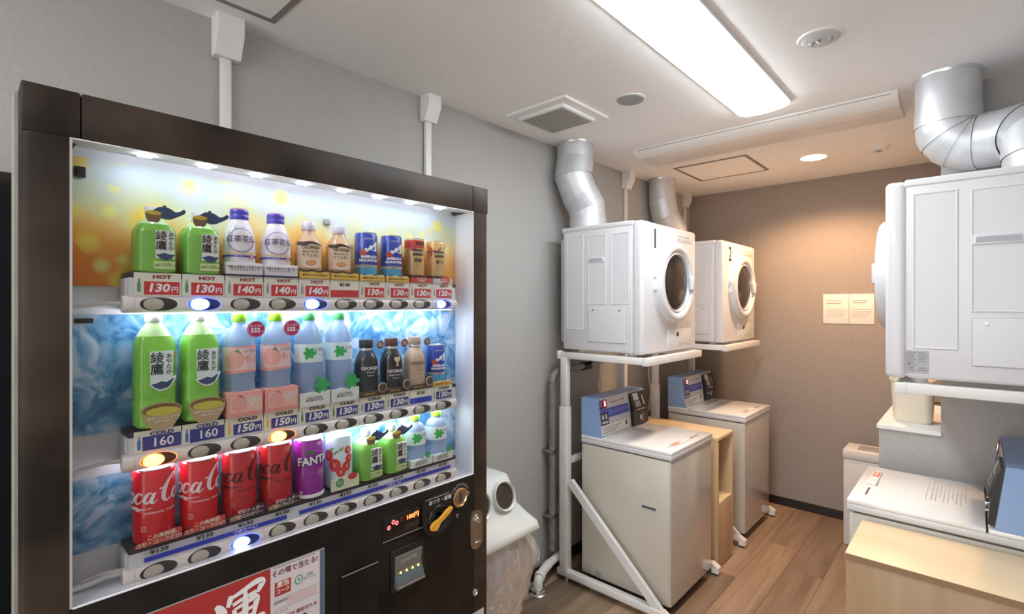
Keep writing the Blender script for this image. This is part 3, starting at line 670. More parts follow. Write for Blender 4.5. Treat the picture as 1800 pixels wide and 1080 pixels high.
def tea_small(root, plate_at=.012, scale=1.0):
    g = MB(); r = .0375
    g.lathe([(.033, 0), (.037, .003), (r, .008), (r, .085), (.036, .092), (.030, .103)], tea, n=48, sq=1.6); g.build('body', root)
    g = MB(); g.lathe([(.030, .103), (.023, .112), (.0155, .118), (.0145, .123)], tea_top, n=40); g.build('neck', root)
    g = MB(); g.lathe([(.0155, .122), (.0160, .124), (.0160, .140), (.0150, .142)], capw, n=40); g.build('cap', root)
    g = MB(); x = .0392; a = plate_at
    g.prism([(a-.017, .030), (a+.017, .030), (a+.017, .088), (a+.008, .090), (a-.017, .089)], 0, .036, x, shotw); lab = g.build('label', root)
    g = MB(); f = flat(x+.0004)
    g.text('綾\n鷹', .0215, f, ink, at=(a-.007, .0665), bold=.0004); g.text('あ\nや\nた\nか', .0105, f, ink, at=(a+.0105, .066), bold=.0002)
    g.star([(p[0]*.8, p[1]*.8) for p in [(-.021, .004), (-.008, .008), (-.002, .010), (.008, .007), (.022, .006), (.014, -.005), (.002, -.010), (-.010, -.006)]], flat(x+.0006), navy, 1, at=(a, .034))
    g.build('lettering', lab)
    g = MB(); g.prism([(a-.020, .008), (a+.018, .008), (a+.018, .024), (a-.020, .024)], 0, .036, .0388, lgreen)
    g.text('にごりの旨み\n急須でいれたような', .0042, flat(.0391), ink, at=(a, .0165), bold=.00005); g.build('strip', root)
    teapot_card(root)
GT = 'small green tea bottles in the top row'
p = drink('tea_bottle', 'small green tea bottle with teapot card at the left end of the top row', 'bottle', 0, 0, group=GT); tea_small(p)
dup(p, (DX, YI[1]-.001, ROWS[0]['base']), 0, 'small green tea bottle with teapot card, second from left in the top row')
dup(p, (DX, YI[6]-.001, ROWS[2]['base']), 0, 'small green tea bottle beside the white apple drink in the bottom row', 'small green tea bottles in the bottom row')
dup(p, (DX, YI[7]-.001, ROWS[2]['base']), 0, 'small green tea bottle beside the clear water bottles in the bottom row', 'small green tea bottles in the bottom row')
# milk tea
def milk_tea(root):
    g = MB(); g.lathe([(.033, .030), (.035, .033), (.0355, .060), (.0350, .078), (.0325, .098), (.027, .118), (.0195, .133), (.0185, .136)], kocha_w, n=48); body = g.build('body', root)
    g = MB(); g.lathe([(.0195, .135), (.0205, .137), (.0205, .145), (.0196, .147), (.0205, .149), (.0205, .156), (.0195, .159)], kb, n=40)
    g.lathe([(.0185, .1585), (.018, .162)], M('cap_top_pink', (.62, .28, .26), .4), n=40); g.build('cap', root)
    g = MB(); f = cyl_map(.0352); f2 = cyl_map(.0352, .001)
    ring = M('ring_violet', (.26, .24, .50), .4); n = 44
    tp = lambda a, t: ((.0355-.10*max(0, t-.082)+.0009)*math.cos(a/.035), (.0355-.10*max(0, t-.082)+.0009)*math.sin(a/.035), t)
    for q in range(n):
        th = 2*PI*q/n; g.star(ell(.0022, .0016, 6, th), tp, ring, 1, at=(.006+.0290*math.cos(th), .084+.0275*math.sin(th)))
    g.text('紅茶花伝', .0172, tp, M('ink_violet', (.10, .06, .18), .4), at=(.007, .086), bold=.0003)
    g.text('ロイヤルミルクティー', .0040, tp, goldc, at=(.007, .075)); g.text('ROYAL', .004, tp, goldc, at=(.007, .097)); g.build('lettering', body)
    g = MB(); g.rect(-.052, .052, .044, .0485, f2, kb, 22); g.rect(-.052, .052, .0505, .056, f2, latte2, 22); g.text('MILK TEA', .004, cyl_map(.0352, .0014), pwhite, at=(0, .0463)); g.star(ell(.006, .006, 14), cyl_map(.0352, .0014), peach, 2, at=(.031, .044)); g.build('blue_band', body)
    g = MB(); g.box(.010, .0375, -.0405, .0405, 0, .003, M('stand_violet', (.04, .04, .16), .4)); g.box(.0, .0385, -.0400, .0400, .003, .031, kocha_w, .0015); cdm = g.build('card', root)
    g = MB(); g.text('手摘み茶葉だけの香り高さ\nロイヤルミルクティー', .0066, flat(.0390), ink, at=(0, .017), bold=.0001); g.build('lettering', cdm)
p = drink('milk_tea_bottle', 'white milk tea bottle with blue cap, left one of the two in the top row', 'bottle', 0, 2, group='milk tea bottles'); milk_tea(p)
dup(p, (DX, YI[3]-.001, ROWS[0]['base']), 0, 'white milk tea bottle with blue cap beside the latte bottles in the top row')
def wavy(w, z0, z1, amp, n=12):
    return [(-w, z0), (w, z0)]+[(w-2*w*k/n, z1+amp*math.sin(k*1.1)) for k in range(n+1)]
def latte_b(root):
    r = .0335
    g = MB(); g.lathe([(.031, .014), (r, .018), (r, .086), (.032, .096), (.024, .110), (.0165, .120), (.0150, .128)], latte, n=44); body = g.build('body', root)
    g = MB(); g.lathe([(.0168, .128), (.0175, .130), (.0175, .148), (.0160, .151)], M('cap_lavender', (.66, .62, .72), .4), n=36); g.build('cap', root)
    g = MB(); f, f2, f3 = cyl_map(r, .0005), cyl_map(r, .0010), cyl_map(r, .0014)
    g.rect(-.034, .034, .028, .094, f, latte2, 16); g.ribbon([(-.034, .092, .008), (-.015, .090, .011), (.005, .094, .007), (.034, .088, .003)], f2, dk)
    g.text('GEORGIA', .0112, f3, dk, at=(.004, .081), bold=.0003, sx=.95); g.text('贅沢ミルクの', .0068, f3, dk, at=(.003, .0695), bold=.0001); g.text('カフェオレ', .0092, f3, dk, at=(.003, .060), bold=.0002)
    g.star(ell(.017, .0115, 24), f2, pwhite, 3, at=(.003, .039)); g.star(ell(.0145, .0085, 24), f3, M('coffee_orange', (.70, .33, .14), .4), 3, at=(.003, .0405)); g.build('label', body)
    g = MB(); g.prism(wavy(.040, 0.000, .017, .0015), 0, .030, .0375, goldy); g.prism(wavy(.039, .0165, .022, .002), 0, .030, .0365, dk)
    g.text('贅沢なミルクの味わい', .0068, flat(.0380), ink, at=(0, .0085), bold=.0001); g.build('card', root)
p = drink('latte_bottle', 'coffee latte bottle with pale cap next to the milk tea in the top row', 'bottle', 0, 4, group='latte bottles'); latte_b(p)
dup(p, (DX, YI[5]-.001, ROWS[0]['base']), 0, 'coffee latte bottle with pale cap next to the blue cans in the top row')
def can_body(root, r, z0, h, mat, name='body', bottom=silver):
    g = MB(); g.lathe([(r*.86, z0), (r*.97, z0+.002), (r, z0+.006), (r, z0+h-.007), (r*.93, z0+h-.0025)], mat, n=48); b = g.build(name, root)
    g = MB(); g.lathe([(r*.93, z0+h-.003), (r*.955, z0+h-.002), (r*.955, z0+h), (r*.90, z0+h), (r*.88, z0+h-.002)], silver, n=48); g.build('rim', root)
    return b
def blue_can(root, z0=.016, h=.123, r=.0315, gold_card=True):
    b = can_body(root, r, z0, h, emer); f, f2, f3 = cyl_map(r, .0004), cyl_map(r, .0008), cyl_map(r, .0012); g = MB()
    g.rect(-PI*r*.6, PI*r*.6, z0+.002, z0+.022, f, emer2, 30); g.rect(-PI*r*.6, PI*r*.6, z0+.022, z0+.030, f, M('band_grey', (.40, .36, .34), .4), 30)
    g.star([(-.022, -.012), (-.010, .004), (-.004, .001), (.004, .013), (.008, .009), (.019, .020), (.026, .024), (.026, -.006), (.018, .004), (.012, -.006), (.004, .0), (-.006, -.008)], f2, pwhite, 3, at=(.005, z0+.074))
    g.star([(-.004, -.006), (.006, .007), (.012, .013), (.010, .002)], f3, emer, 2, at=(.011, z0+.072))
    g.star(ell(.0095, .0085, 18), f3, canred, 2, at=(-.012, z0+.064)); g.text('EMERALD', .0098, f3, pwhite, at=(.006, z0+.0525), bold=.0005, sx=1.15); g.text('MOUNTAIN', .0098, f3, pwhite, at=(.006, z0+.042), bold=.0005, sx=1.1)
    g.text('GEORGIA', .006, f3, lgrey, at=(.003, z0+.104), bold=.0001); g.text('BLEND', .005, cyl_map(r, .0012), dk, at=(.004, z0+.026)); g.build('label', b)
    g = MB(); g.prism(wavy(.039, 0, .013, .001), 0, .030, .0375, goldy); g.prism(wavy(.038, .013, .0165, .0015), 0, .029, .036, M('card_cream', (.70, .55, .38), .4))
    g.text('高級豆の味わい深いコク', .0062, flat(.0380), ink, at=(0, .007), bold=.0001); g.build('card', root)
GC = 'blue coffee cans in the top row'
p = drink('coffee_can', 'blue coffee can with white mountain beside the latte bottle in the top row', 'can', 0, 6, group=GC); blue_can(p)
dup(p, (DX, YI[7]-.001, ROWS[0]['base']), 0, 'blue coffee can with white mountain beside the gold can in the top row')
q = dup(p, (DX, YI[9]-.001, ROWS[1]['base']), 0, 'blue coffee can at the right end of the middle row', 'blue coffee can in the middle row'); q.scale = (.95, .95, .95)
def gold_can(root, stripe):
    r, z0, h = .031, .014, .124; b = can_body(root, r, z0, h, goldc); f, f2, f3 = cyl_map(r, .0004), cyl_map(r, .0008), cyl_map(r, .0012); g = MB()
    g.rect(-PI*r*.6, PI*r*.6, z0+.001, z0+.010, f, dk, 26)
    if stripe:
        g.star([(-.045, .030), (.045, .030), (.045, .024), (.010, .018), (-.045, -.030)], f, canred, 4, at=(.0, z0+.088)); g.star([(-.045, .0), (.010, .012), (.012, .009), (-.045, -.012)], f2, dk, 3, at=(0, z0+.092))
    else: g.rect(-PI*r*.6, PI*r*.6, z0+.094, z0+.118, f, canred, 26); g.star([(-.045, .022), (-.01, .022), (-.02, 0), (-.045, -.018)], f, canred, 3, at=(-.0, z0+.090)); g.rect(-.002, .045, z0+.104, z0+.112, f2, dk, 12)
    g.rect(-.012, .022, z0+.070, z0+.090, f2, dk, 10); g.text('GEORGIA', .0095, f3, latte2, at=(.005, z0+.080), bold=.0002, sx=.9)
    g.text('微糖' if not stripe else '香る', .013, f3, dk, at=(.005, z0+.055), bold=.0004); g.text('コーヒー', .005, f3, dk, at=(.005, z0+.043)); g.star(ell(.006, .008, 12), f2, latte, 2, at=(.005, z0+.027)); g.build('label', b)
    g = MB(); g.prism(wavy(.039, 0, .015, .001), 0, .030, .0375, canred if not stripe else lgrey)
    if stripe: g.star(ell(.020, .013, 14), flat(.0378), canred, 1, at=(.008, .010))
    g.text('すっきりキレ\nある味わい', .0066, flat(.0381), pwhite, at=(.002, .008), bold=.0002); g.build('card', root)
p = drink('coffee_can', 'gold and red coffee can beside the blue can, ninth in the top row', 'can', 0, 8, group='gold coffee cans'); gold_can(p, False)
p = drink('coffee_can', 'gold coffee can with red slanted stripe at the right end of the top row', 'can', 0, 9, group='gold coffee cans'); gold_can(p, True)
# middle row: large teas
def tea_large(root):
    g = MB(); r = .0375
    g.lathe([(.034, .004), (r, .009), (r, .060), (.0365, .064), (r, .068), (r, .110), (.0365, .114), (r, .118), (r, .165), (.0365, .178), (.031, .196)], tea_cold, n=48, sq=1.2); b = g.build('body', root)
    g = MB(); g.lathe([(.031, .196), (.024, .210), (.0165, .220), (.0148, .226)], tea_top, n=40); g.build('neck', root)
    g = MB(); g.lathe([(.016, .226), (.0165, .228), (.0165, .243), (.0155, .245)], capw, n=36); g.build('cap', root)
    g = MB(); x = .0395; a = .006
    g.prism([(a-.020, .092), (a-.010, .087), (a+.010, .088), (a+.019, .096), (a+.021, .165), (a-.021, .164)], 0, .036, x, paleb); lab = g.build('label', root)
    g = MB(); f = flat(x+.0004); g.text('綾\n鷹', .0255, f, ink, at=(a-.0085, .137), bold=.0004); g.text('あ\nや\nた\nか', .0118, f, ink, at=(a+.0125, .136), bold=.0002)
    g.star([(p[0]*1.05, p[1]*1.15) for p in [(-.022, .004), (-.010, .007), (-.002, .010), (.006, .008), (.014, .008), (.024, .018), (.025, .013), (.016, -.003), (.008, -.009), (-.004, -.011), (-.014, -.005)]], flat(x+.0006), pwhite, 1, at=(a, .093))
    g.star([(p[0]*.92, p[1]*.92) for p in [(-.021, .003), (-.010, .005), (-.002, .009), (.006, .007), (.014, .006), (.023, .015), (.023, .012), (.016, -.003), (.008, -.008), (-.004, -.010), (-.014, -.005)]], flat(x+.0008), navy, 1, at=(a, .093))
    g.text('特\n選', .006, f, red, at=(a+.0235, .155)); g.build('lettering', lab)
    g = MB(); c0, c1 = M('bowl_tan', (.50, .38, .20), .4), M('bowl_brown', (.20, .11, .05), .4)
    ctr = .006
    g.prism([(ctr+.037*math.cos(t), .040+.016*math.sin(t)) for t in [PI*k/12 for k in range(13)]]+[(ctr-.034, .026), (ctr-.022, .006), (ctr-.018, .001), (ctr+.018, .001), (ctr+.022, .006), (ctr+.034, .026)], 0, .036, .041, c0)
    g.star(ell(.0345, .0130, 30), flat(.0414), c1, 1, at=(ctr, .041)); g.star(ell(.031, .0095, 30), flat(.0418), M('tea_surface', (.60, .52, .08), .3), 1, at=(ctr+.0015, .0375))
    g.text('急須でいれたような', .0066, flat(.0420), shotw, at=(ctr+.003, .0245), bold=.0002); g.text('緑茶の味わい', .0056, flat(.0420), shotw, at=(ctr+.003, .0165), bold=.0001); g.build('bowl_card', root)
p = drink('tea_bottle', 'large green tea bottle at the left end of the middle row', 'bottle', 1, 0, group='large green tea bottles'); tea_large(p)
dup(p, (DX, YI[1]-.001, ROWS[1]['base']), 0, 'large green tea bottle beside the peach water in the middle row')
def water(root, mode, small=False):
    r = .0345; H = .235 if not small else .146; k = H/.235
    g = MB(); pr = [(.031, .004), (r, .010*k), (r, .070*k), (.0325, .080*k), (r, .088*k), (r, .160*k), (.0335, .178*k), (.027, .200*k), (.016, .213*k), (.0145, .222*k)]
    g.lathe(pr, aqua, n=44); b = g.build('body', root)
    g = MB(); g.lathe([(.0155, .221*k), (.0165, .223*k), (.0165, .240*k if not small else .1535), (.0155, .242*k if not small else .155)], capg if mode == 'peach' else capm if not small else capg, n=36); g.build('cap', root)
    f, f2, f3 = cyl_map(r, .0012), cyl_map(r, .0017), cyl_map(r, .0021)
    if mode == 'peach':
        g = MB(); g.rect(-PI*r*.75, PI*r*.75, .104, .163, f, M('label_rose', (.82, .62, .62), .4), 30); lab = g.build('label', root)
        g = MB(); g.ribbon([(-.07, .1625, .003), (-.03, .161, .002), (.01, .163, .006), (.05, .161, .008)], f2, peach); g.ribbon([(-.07, .104, .004), (-.03, .104, .008), (.01, .106, .006), (.05, .104, .004)], f2, peach)
        g.star(ell(.0195, .0230, 28), f2, peachf, 4, at=(-.021, .134)); g.star([(-.007, .0), (.0, .006), (.008, -.010), (.002, -.004)], f3, tgreen, 1, at=(-.014, .153))
        g.text('いろはす', .0105, f3, ink, at=(.017, .152), bold=.0001, sx=.9); g.text('もも', .0215, f3, peach, at=(.019, .133), bold=.0005); g.text('天然水', .0052, f3, peach, at=(.018, .116)); g.build('lettering', lab)
        g = MB(); g.box(.002, .0400, -.0405, .0405, 0, .058, peach, .002); c = g.build('box_card', root)
        g = MB(); g.rect(-.034, .037, .010, .048, flat(.0404), M('card_rose', (.84, .52, .44), .4), 1); g.star(ell(.0165, .0175, 24), flat(.0407), peachf, 1, at=(-.014, .029)); g.ribbon([(-.018, .049, .0), (-.010, .048, .004), (-.002, .043, .001)], flat(.0410), M('twig', (.30, .16, .08), .5))
        g.text('白桃の\n香り', .0105, flat(.0409), shotw, at=(.019, .032), bold=.0003); g.build('printing', c)
        g = MB(); g.cyl((.030, .027, .204), (.0335, .027, .204), .0200, magenta, n=36); bd = g.build('badge', root)
        g = MB(); g.star(ell(.0192, .0192, 32), flat(.0338), pwhite, 1, at=(.027, .204)); g.star(ell(.0186, .0186, 32), flat(.0340), magenta, 1, at=(.027, .204)); g.text('555', .0150, flat(.0343), pwhite, at=(.025, .2005), bold=.0004); g.text('ml', .006, flat(.0343), pwhite, at=(.041, .1985)); g.text('たっぷり', .0072, flat(.0343), pwhite, at=(.027, .2115), bold=.0001); g.build('printing', bd)
    else:
        z0, z1 = (.112, .160) if not small else (.066, .108)
        g = MB(); g.rect(-PI*r*.75, PI*r*.75, z0, z1, f, paleb, 30); lab = g.build('label', root)
        g = MB(); leafprint(g, f2, f3, (-.013, (z0+z1)/2), .0180); g.text('いろはす', .0115, f3, ink, at=(.019, (z0+z1)/2+.008), bold=.0002, sx=.9); g.text('天然水', .0060, f3, grey_pl, at=(.019, (z0+z1)/2-.006)); g.build('lettering', lab)
        g = MB(); h = .034 if not small else .022
        g.prism(wavy(.0405, 0, h, .0022), 0, .020, .0390, M('card_white', (.74, .78, .76), .4)); c = g.build('card', root)
        g = MB(); g.text('日本の天然水\n選び抜かれた水', .0068, flat(.0394), ink, at=(-.002, h*.5), bold=.0001); g.build('lettering', c)
        s_ = .024 if not small else .013; a_ = .0185 if not small else .022; t_ = h+s_*.75
        g = MB(); g.prism([(a_+x*s_, t_+y*s_*1.0) for x, y in LEAF], 0, .0385, .0400, mint); g.build('leaf_card', root)
p = drink('water_bottle', 'peach water bottle with round red badge next to the large green tea', 'bottle', 1, 2, group='peach water bottles'); water(p, 'peach')
dup(p, (DX, YI[3]-.001, ROWS[1]['base']), 0, 'peach water bottle with round red badge next to the leaf water')
p = drink('water_bottle', 'large clear water bottle with green leaf beside the peach water', 'bottle', 1, 4, group='large clear water bottles'); water(p, 'leaf')
dup(p, (DX, YI[5]-.001, ROWS[1]['base']), 0, 'large clear water bottle with green leaf beside the black coffee')
p = drink('water_bottle', 'small clear water bottle with leaf beside green tea in the bottom row', 'bottle', 2, 8, group='small clear water bottles'); water(p, 'leaf', True)
dup(p, (DX, YI[9]-.001, ROWS[2]['base']), 0, 'small clear water bottle at the right end of the bottom row')
def coffee_bottle(root, mat, capmat, inkm, gold_cup, kind):
    r = .0335
    g = MB(); g.lathe([(.031, .012), (r, .015), (r, .088), (.0325, .098), (.026, .116), (.0195, .126), (.0185, .130)], mat, n=44); b = g.build('body', root)
    g = MB(); g.lathe([(.0190, .129), (.0195, .130), (.0195, .136), (.0188, .137)], silver, n=36); g.build('neck_ring', root)
    g = MB(); g.lathe([(.0195, .137), (.0202, .138), (.0202, .158), (.0192, .161)], capmat, n=36); g.build('cap', root)
    f, f2 = cyl_map(r, .0006), cyl_map(r, .001); g = MB(); t = .080 if not gold_cup else .064
    g.text('GEORGIA', .0125, f, inkm, at=(.006, t), bold=.0003); g.text(kind, .0068, f, inkm, at=(.006, t-.012), bold=.0002); g.text('PREMIUM', .0048, f, inkm, at=(.006, t-.021))
    if gold_cup: g.star([(-.010, .014), (.010, .014), (.009, .005), (.003, -.002), (.001, -.009), (.005, -.013), (-.005, -.013), (-.001, -.009), (-.003, -.002), (-.009, .005)], f, M('cup_gold', (.72, .58, .32), .3), 2, at=(.010, .092))
    g.build('lettering', b)
    g = MB(); g.box(.004, .0375, -.0395, .0395, 0, .0150, M('card_brown', (.09, .05, .035), .4), .001); c = g.build('card', root)
    g = MB(); g.text('深煎りの香り', .0058, flat(.0379), goldy, at=(-.010, .0075), bold=.0001); g.build('lettering', c)
    g = MB(); g.cyl((.036, .0310, .022), (.0400, .0310, .022), .0145, M('cup_rim', (.50, .42, .34), .4), n=28); g.cyl((.0395, .0310, .022), (.0405, .0310, .022), .0120, M('coffee_dark', (.10, .05, .03), .25), n=28); g.build('cup_card', root)
    g = MB(); g.cyl((.026, .029, .146), (.0285, .029, .146), .0130, M('badge_rim', (.40, .33, .28), .4), n=28); g.cyl((.0284, .029, .146), (.0292, .029, .146), .0110, M('badge_dark', (.08, .06, .06), .4) if not gold_cup else M('badge_red', (.22, .05, .04), .4), n=28)
    bd = g.build('badge', root); g = MB(); g.text('香り\n深煎', .0070, flat(.0296), latte2, at=(.029, .146), bold=.0002); g.build('lettering', bd)
p = drink('coffee_bottle', 'black coffee bottle with dark cap beside the clear water in the middle row', 'bottle', 1, 6, group='black coffee bottles'); coffee_bottle(p, blk, M('cap_black', (.03, .03, .035), .3), script_w, False, 'ブラック')
p = drink('coffee_bottle', 'black coffee bottle with gold cup and brown cap in the middle row', 'bottle', 1, 7, group='black coffee bottles'); coffee_bottle(p, blk, M('cap_brown', (.12, .05, .04), .3), script_w, True, '香るブラック')
p = drink('coffee_bottle', 'tan milk coffee bottle beside the blue can in the middle row', 'bottle', 1, 8); coffee_bottle(p, tan, M('cap_tan', (.42, .30, .24), .3), dk, False, 'ラテ')
# bottom row: cola cans; the script is drawn stroke by stroke
SCR = [
    [(-3.05, 1.95, .05), (-2.75, 2.25, .16), (-3.05, 2.35, .14), (-3.55, 1.95, .26), (-3.95, 1.2, .36), (-3.95, .45, .34), (-3.6, .05, .2), (-3.1, .18, .1), (-2.8, .5, .05)],
    [(-2.35, 1.0, .12), (-2.72, .85, .24), (-2.82, .4, .26), (-2.6, .05, .16), (-2.3, .15, .22), (-2.12, .6, .24), (-2.35, 1.0, .14), (-2.5, .98, .1)],
    [(-1.32, .82, .20), (-1.48, 1.0, .12), (-1.78, .85, .26), (-1.92, .40, .28), (-1.72, .05, .18), (-1.40, .18, .08), (-1.15, .5, .05)],
    [(-.45, .86, .10), (-.72, 1.0, .14), (-.98, .7, .26), (-1.04, .3, .26), (-.85, .05, .16), (-.60, .3, .12), (-.38, .85, .12)],
    [(-.28, 1.02, .14), (-.44, .55, .28), (-.48, .15, .26), (-.30, .04, .12), (-.02, .35, .05)],
    [(.02, 1.22, .05), (.14, 1.32, .16), (.30, 1.28, .05)],
    [(1.20, 1.90, .06), (1.55, 2.25, .16), (1.30, 2.45, .14), (.85, 2.05, .26), (.48, 1.25, .38), (.45, .40, .36), (.75, .02, .20), (1.15, .22, .10), (1.30, .5, .05)],
    [(1.78, 1.0, .12), (1.45, .85, .24), (1.35, .4, .26), (1.52, .05, .16), (1.82, .15, .22), (2.00, .6, .24), (1.78, 1.0, .14)],
    [(2.05, .55, .05), (2.35, 1.4, .10), (2.72, 2.25, .14), (2.85, 2.0, .16), (2.55, 1.1, .26), (2.42, .3, .26), (2.62, .04, .12), (2.85, .35, .05)],
    [(3.35, .86, .10), (3.08, 1.0, .14), (2.90, .7, .26), (2.86, .3, .26), (3.02, .05, .16), (3.26, .3, .12), (3.44, .85, .12)],
    [(3.50, 1.02, .14), (3.36, .55, .28), (3.34, .15, .26), (3.54, .04, .12), (3.8, .35, .05)],
    [(-3.6, -.05, .04), (-2.6, -.42, .12), (-1.9, -.38, .26), (-1.2, -.50, .10), (-.3, -.42, .02)], [(-1.9, -.38, .22), (-1.55, -.62, .14), (-1.2, -.70, .03)]]
def cola(root, mat, sm, zero):
    r, h = .0385, .156; b = can_body(root, r, 0, h, mat); U = .0225; f, f2 = cyl_map(r, .0006), cyl_map(r, .001); g = MB()
    for st in SCR:
        g.ribbon([((x+.12*y-.08)*U, .086+y*U*.98, w*U*1.05) for x, y, w in st], f, sm, 5)
    g.text('ORIGINAL TASTE' if not zero else 'ZERO SUGAR', .0055, f, sm if not zero else sm, at=(.006, .066), sx=1.5, bold=.0001); g.build('lettering', b)
    g = MB(); g.rect(-.031, -.021, .028, .040, f, M('mark_pale', (.55, .25, .25), .4) if not zero else M('mark_dim', (.35, .1, .1), .4), 2); g.star(ell(.003, .004, 12), f2, mat, 1, at=(-.026, .034)); g.rect(-.002, .028, .040, .0415, f, M('mark_dark', (.35, .01, .02), .4), 4); g.build('small_marks', b)
    x = .0405
    g = MB()
    if not zero:
        g.prism([(-.040, 0), (.0425, 0), (.0425, .021), (.030, .023), (.012, .019), (-.040, .006)], 0, .036, x, M('card_red', (.55, .07, .05), .4)); c = g.build('card', root)
        g = MB(); g.text('この爽快感、', .0105, flat(x+.0005), cream_t, at=(.010, .0165), bold=.0003, sx=.98); g.text('コカ・コーラだけ!', .0105, flat(x+.0005), cream_t, at=(.001, .0050), bold=.0003, sx=.96); g.build('lettering', c)
    else:
        g.prism([(-.040, 0), (.0425, 0), (.0425, .022), (.030, .028), (.012, .016), (-.020, .010), (-.040, .014)], 0, .036, x, M('card_dark', (.05, .015, .03), .4)); g.star([(-.012, -.006), (.012, -.006), (.012, .004), (0, .007), (-.012, .003)], flat(x+.0003), M('burger_tan', (.45, .25, .13), .5), 1, at=(-.022, .006)); c = g.build('card', root)
        g = MB(); g.text('ゼロシュガー', .0105, flat(x+.0007), pwhite, at=(.012, .0165), bold=.0003, sx=.95); g.text('ゼロカロリー', .0105, flat(x+.0007), pwhite, at=(.010, .0055), bold=.0003, sx=.95); g.build('lettering', c)
p = drink('cola_can', 'bright red cola can with white script at the left end of the bottom row', 'can', 2, 0, group='cola cans with white script'); cola(p, cokered, script_w, False)
dup(p, (DX, YI[1]-.001, ROWS[2]['base']), 0, 'red cola can with white script, second from left in the bottom row')
p = drink('cola_can', 'red cola can with black script beside the white-script can', 'can', 2, 2, group='cola cans with black script'); cola(p, zerored, script_k, True)
dup(p, (DX, YI[3]-.001, ROWS[2]['base']), 0, 'red cola can with black script beside the purple can')
p = drink('soda_can', 'purple grape soda can with white lettering in the bottom row', 'can', 2, 4); r = .0375; b = can_body(p, r, 0, .150, purple); f, f2, f3 = cyl_map(r, .0005), cyl_map(r, .0010), cyl_map(r, .0015)
g = MB(); g.star(ell(.030, .030, 36), f, M('grape_light', (.45, .10, .50), .3), 4, at=(.004, .092)); g.star(ell(.029, .029, 36), f2, purple, 4, at=(.004, .092)); g.build('circle_print', b)
g = MB()
for q, (dx, dt) in enumerate(((-.0014, 0), (.0014, 0), (0, .0016), (0, -.0016), (.0018, -.0022))): g.text('FANTA', .0285, cyl_map(r, .0014+.00012*q), M('logo_navy', (.05, .02, .20), .4), at=(.002+dx, .096+dt), bold=.0014, sx=.92, rot=.05)
g.text('FANTA', .0285, cyl_map(r, .0022), pwhite, at=(.002, .096), bold=.0010, sx=.92, rot=.05); g.build('lettering', b)
g = MB(); g.star([(-.014, -.003), (-.006, .006), (.004, .006), (.013, -.003), (.004, -.005)], f3, M('leaf_dark', (.04, .18, .07), .4), 2, at=(-.008, .117)); g.build('leaf_print', b)
g = MB(); g.star(ell(.013, .014, 20), f2, M('grape_mid', (.38, .12, .38), .3), 3, at=(.022, .062)); g.text('Grape', .006, f3, pwhite, at=(.022, .064)); g.rect(-.034, -.027, .012, .020, f2, lgrey, 2); g.build('small_marks', b)
g = MB(); g.lathe([(.0390, 0), (.0395, .004), (.0385, .009)], pwhite, n=48); g.build('base_ring', p)
p = drink('apple_drink_bottle', 'white bottle printed with red apples beside the purple can', 'bottle', 2, 5); r = .0365
g = MB(); g.lathe([(.034, .002), (r, .006), (r, .132), (.034, .140), (.024, .147), (.016, .150)], M('white_drink', (.62, .76, .78), .3, coat=.3), n=44); b = g.build('body', p)
g = MB(); g.lathe([(.0165, .149), (.0170, .150), (.0170, .155), (.016, .156)], capw, n=30); g.build('cap', p)
ap = M('apple_red', (.60, .04, .04), .35); b.rotation_euler = (0, 0, -.45); f, f2, f3 = cyl_map(r, .0006), cyl_map(r, .0012), cyl_map(r, .0018); g = MB()
for q, (a, t, s_) in enumerate(((-.030, .092, .014), (-.012, .066, .016), (.020, .060, .013), (.004, .046, .012), (.024, .104, .010), (.028, .080, .011))):
    g.star(ell(s_, s_*1.1, 20), cyl_map(r, .0005+.0001*q), ap, 3, at=(a, t))
    g.rect(a-.001, a+.001, t-.004, t+.006, f3, pwhite, 1)
for a, t in ((-.010, .100), (.004, .108), (-.022, .108)): g.star([(-.010, -.006), (.002, .006), (.010, .006), (.002, -.004)], f2, M('leaf_mid', (.20, .42, .15), .4), 2, at=(a, t))
g.build('apple_print', b)
g = MB(); g.prism(wavy(.040, 0, .030, .003), 0, .032, .0400, M('card_pale_yellow', (.72, .76, .52), .4)); c = g.build('card', p)
g = MB(); g.star(ell(.0125, .0125, 20), flat(.0404), M('seal_green', (.14, .34, .16), .4), 1, at=(-.018, .020)); g.star(ell(.014, .009, 18), flat(.0404), ap, 1, at=(.020, .030)); g.text('果汁', .008, flat(.0408), shotw, at=(-.018, .020)); g.build('printing', c)
for ob in list(COL.objects):   # round packs in the right half are turned a little to the left
    if ob.name.split('.')[0] == 'body' and ob.parent and ob.parent.name.split('.')[0] in ('coffee_can', 'coffee_bottle', 'soda_can', 'latte_bottle', 'milk_tea_bottle'):
        ob.rotation_euler = (0, 0, {'soda_can': -.12, 'milk_tea_bottle': -.38, 'latte_bottle': -.36, 'coffee_can': -.42}.get(ob.parent.name.split('.')[0], -.32))

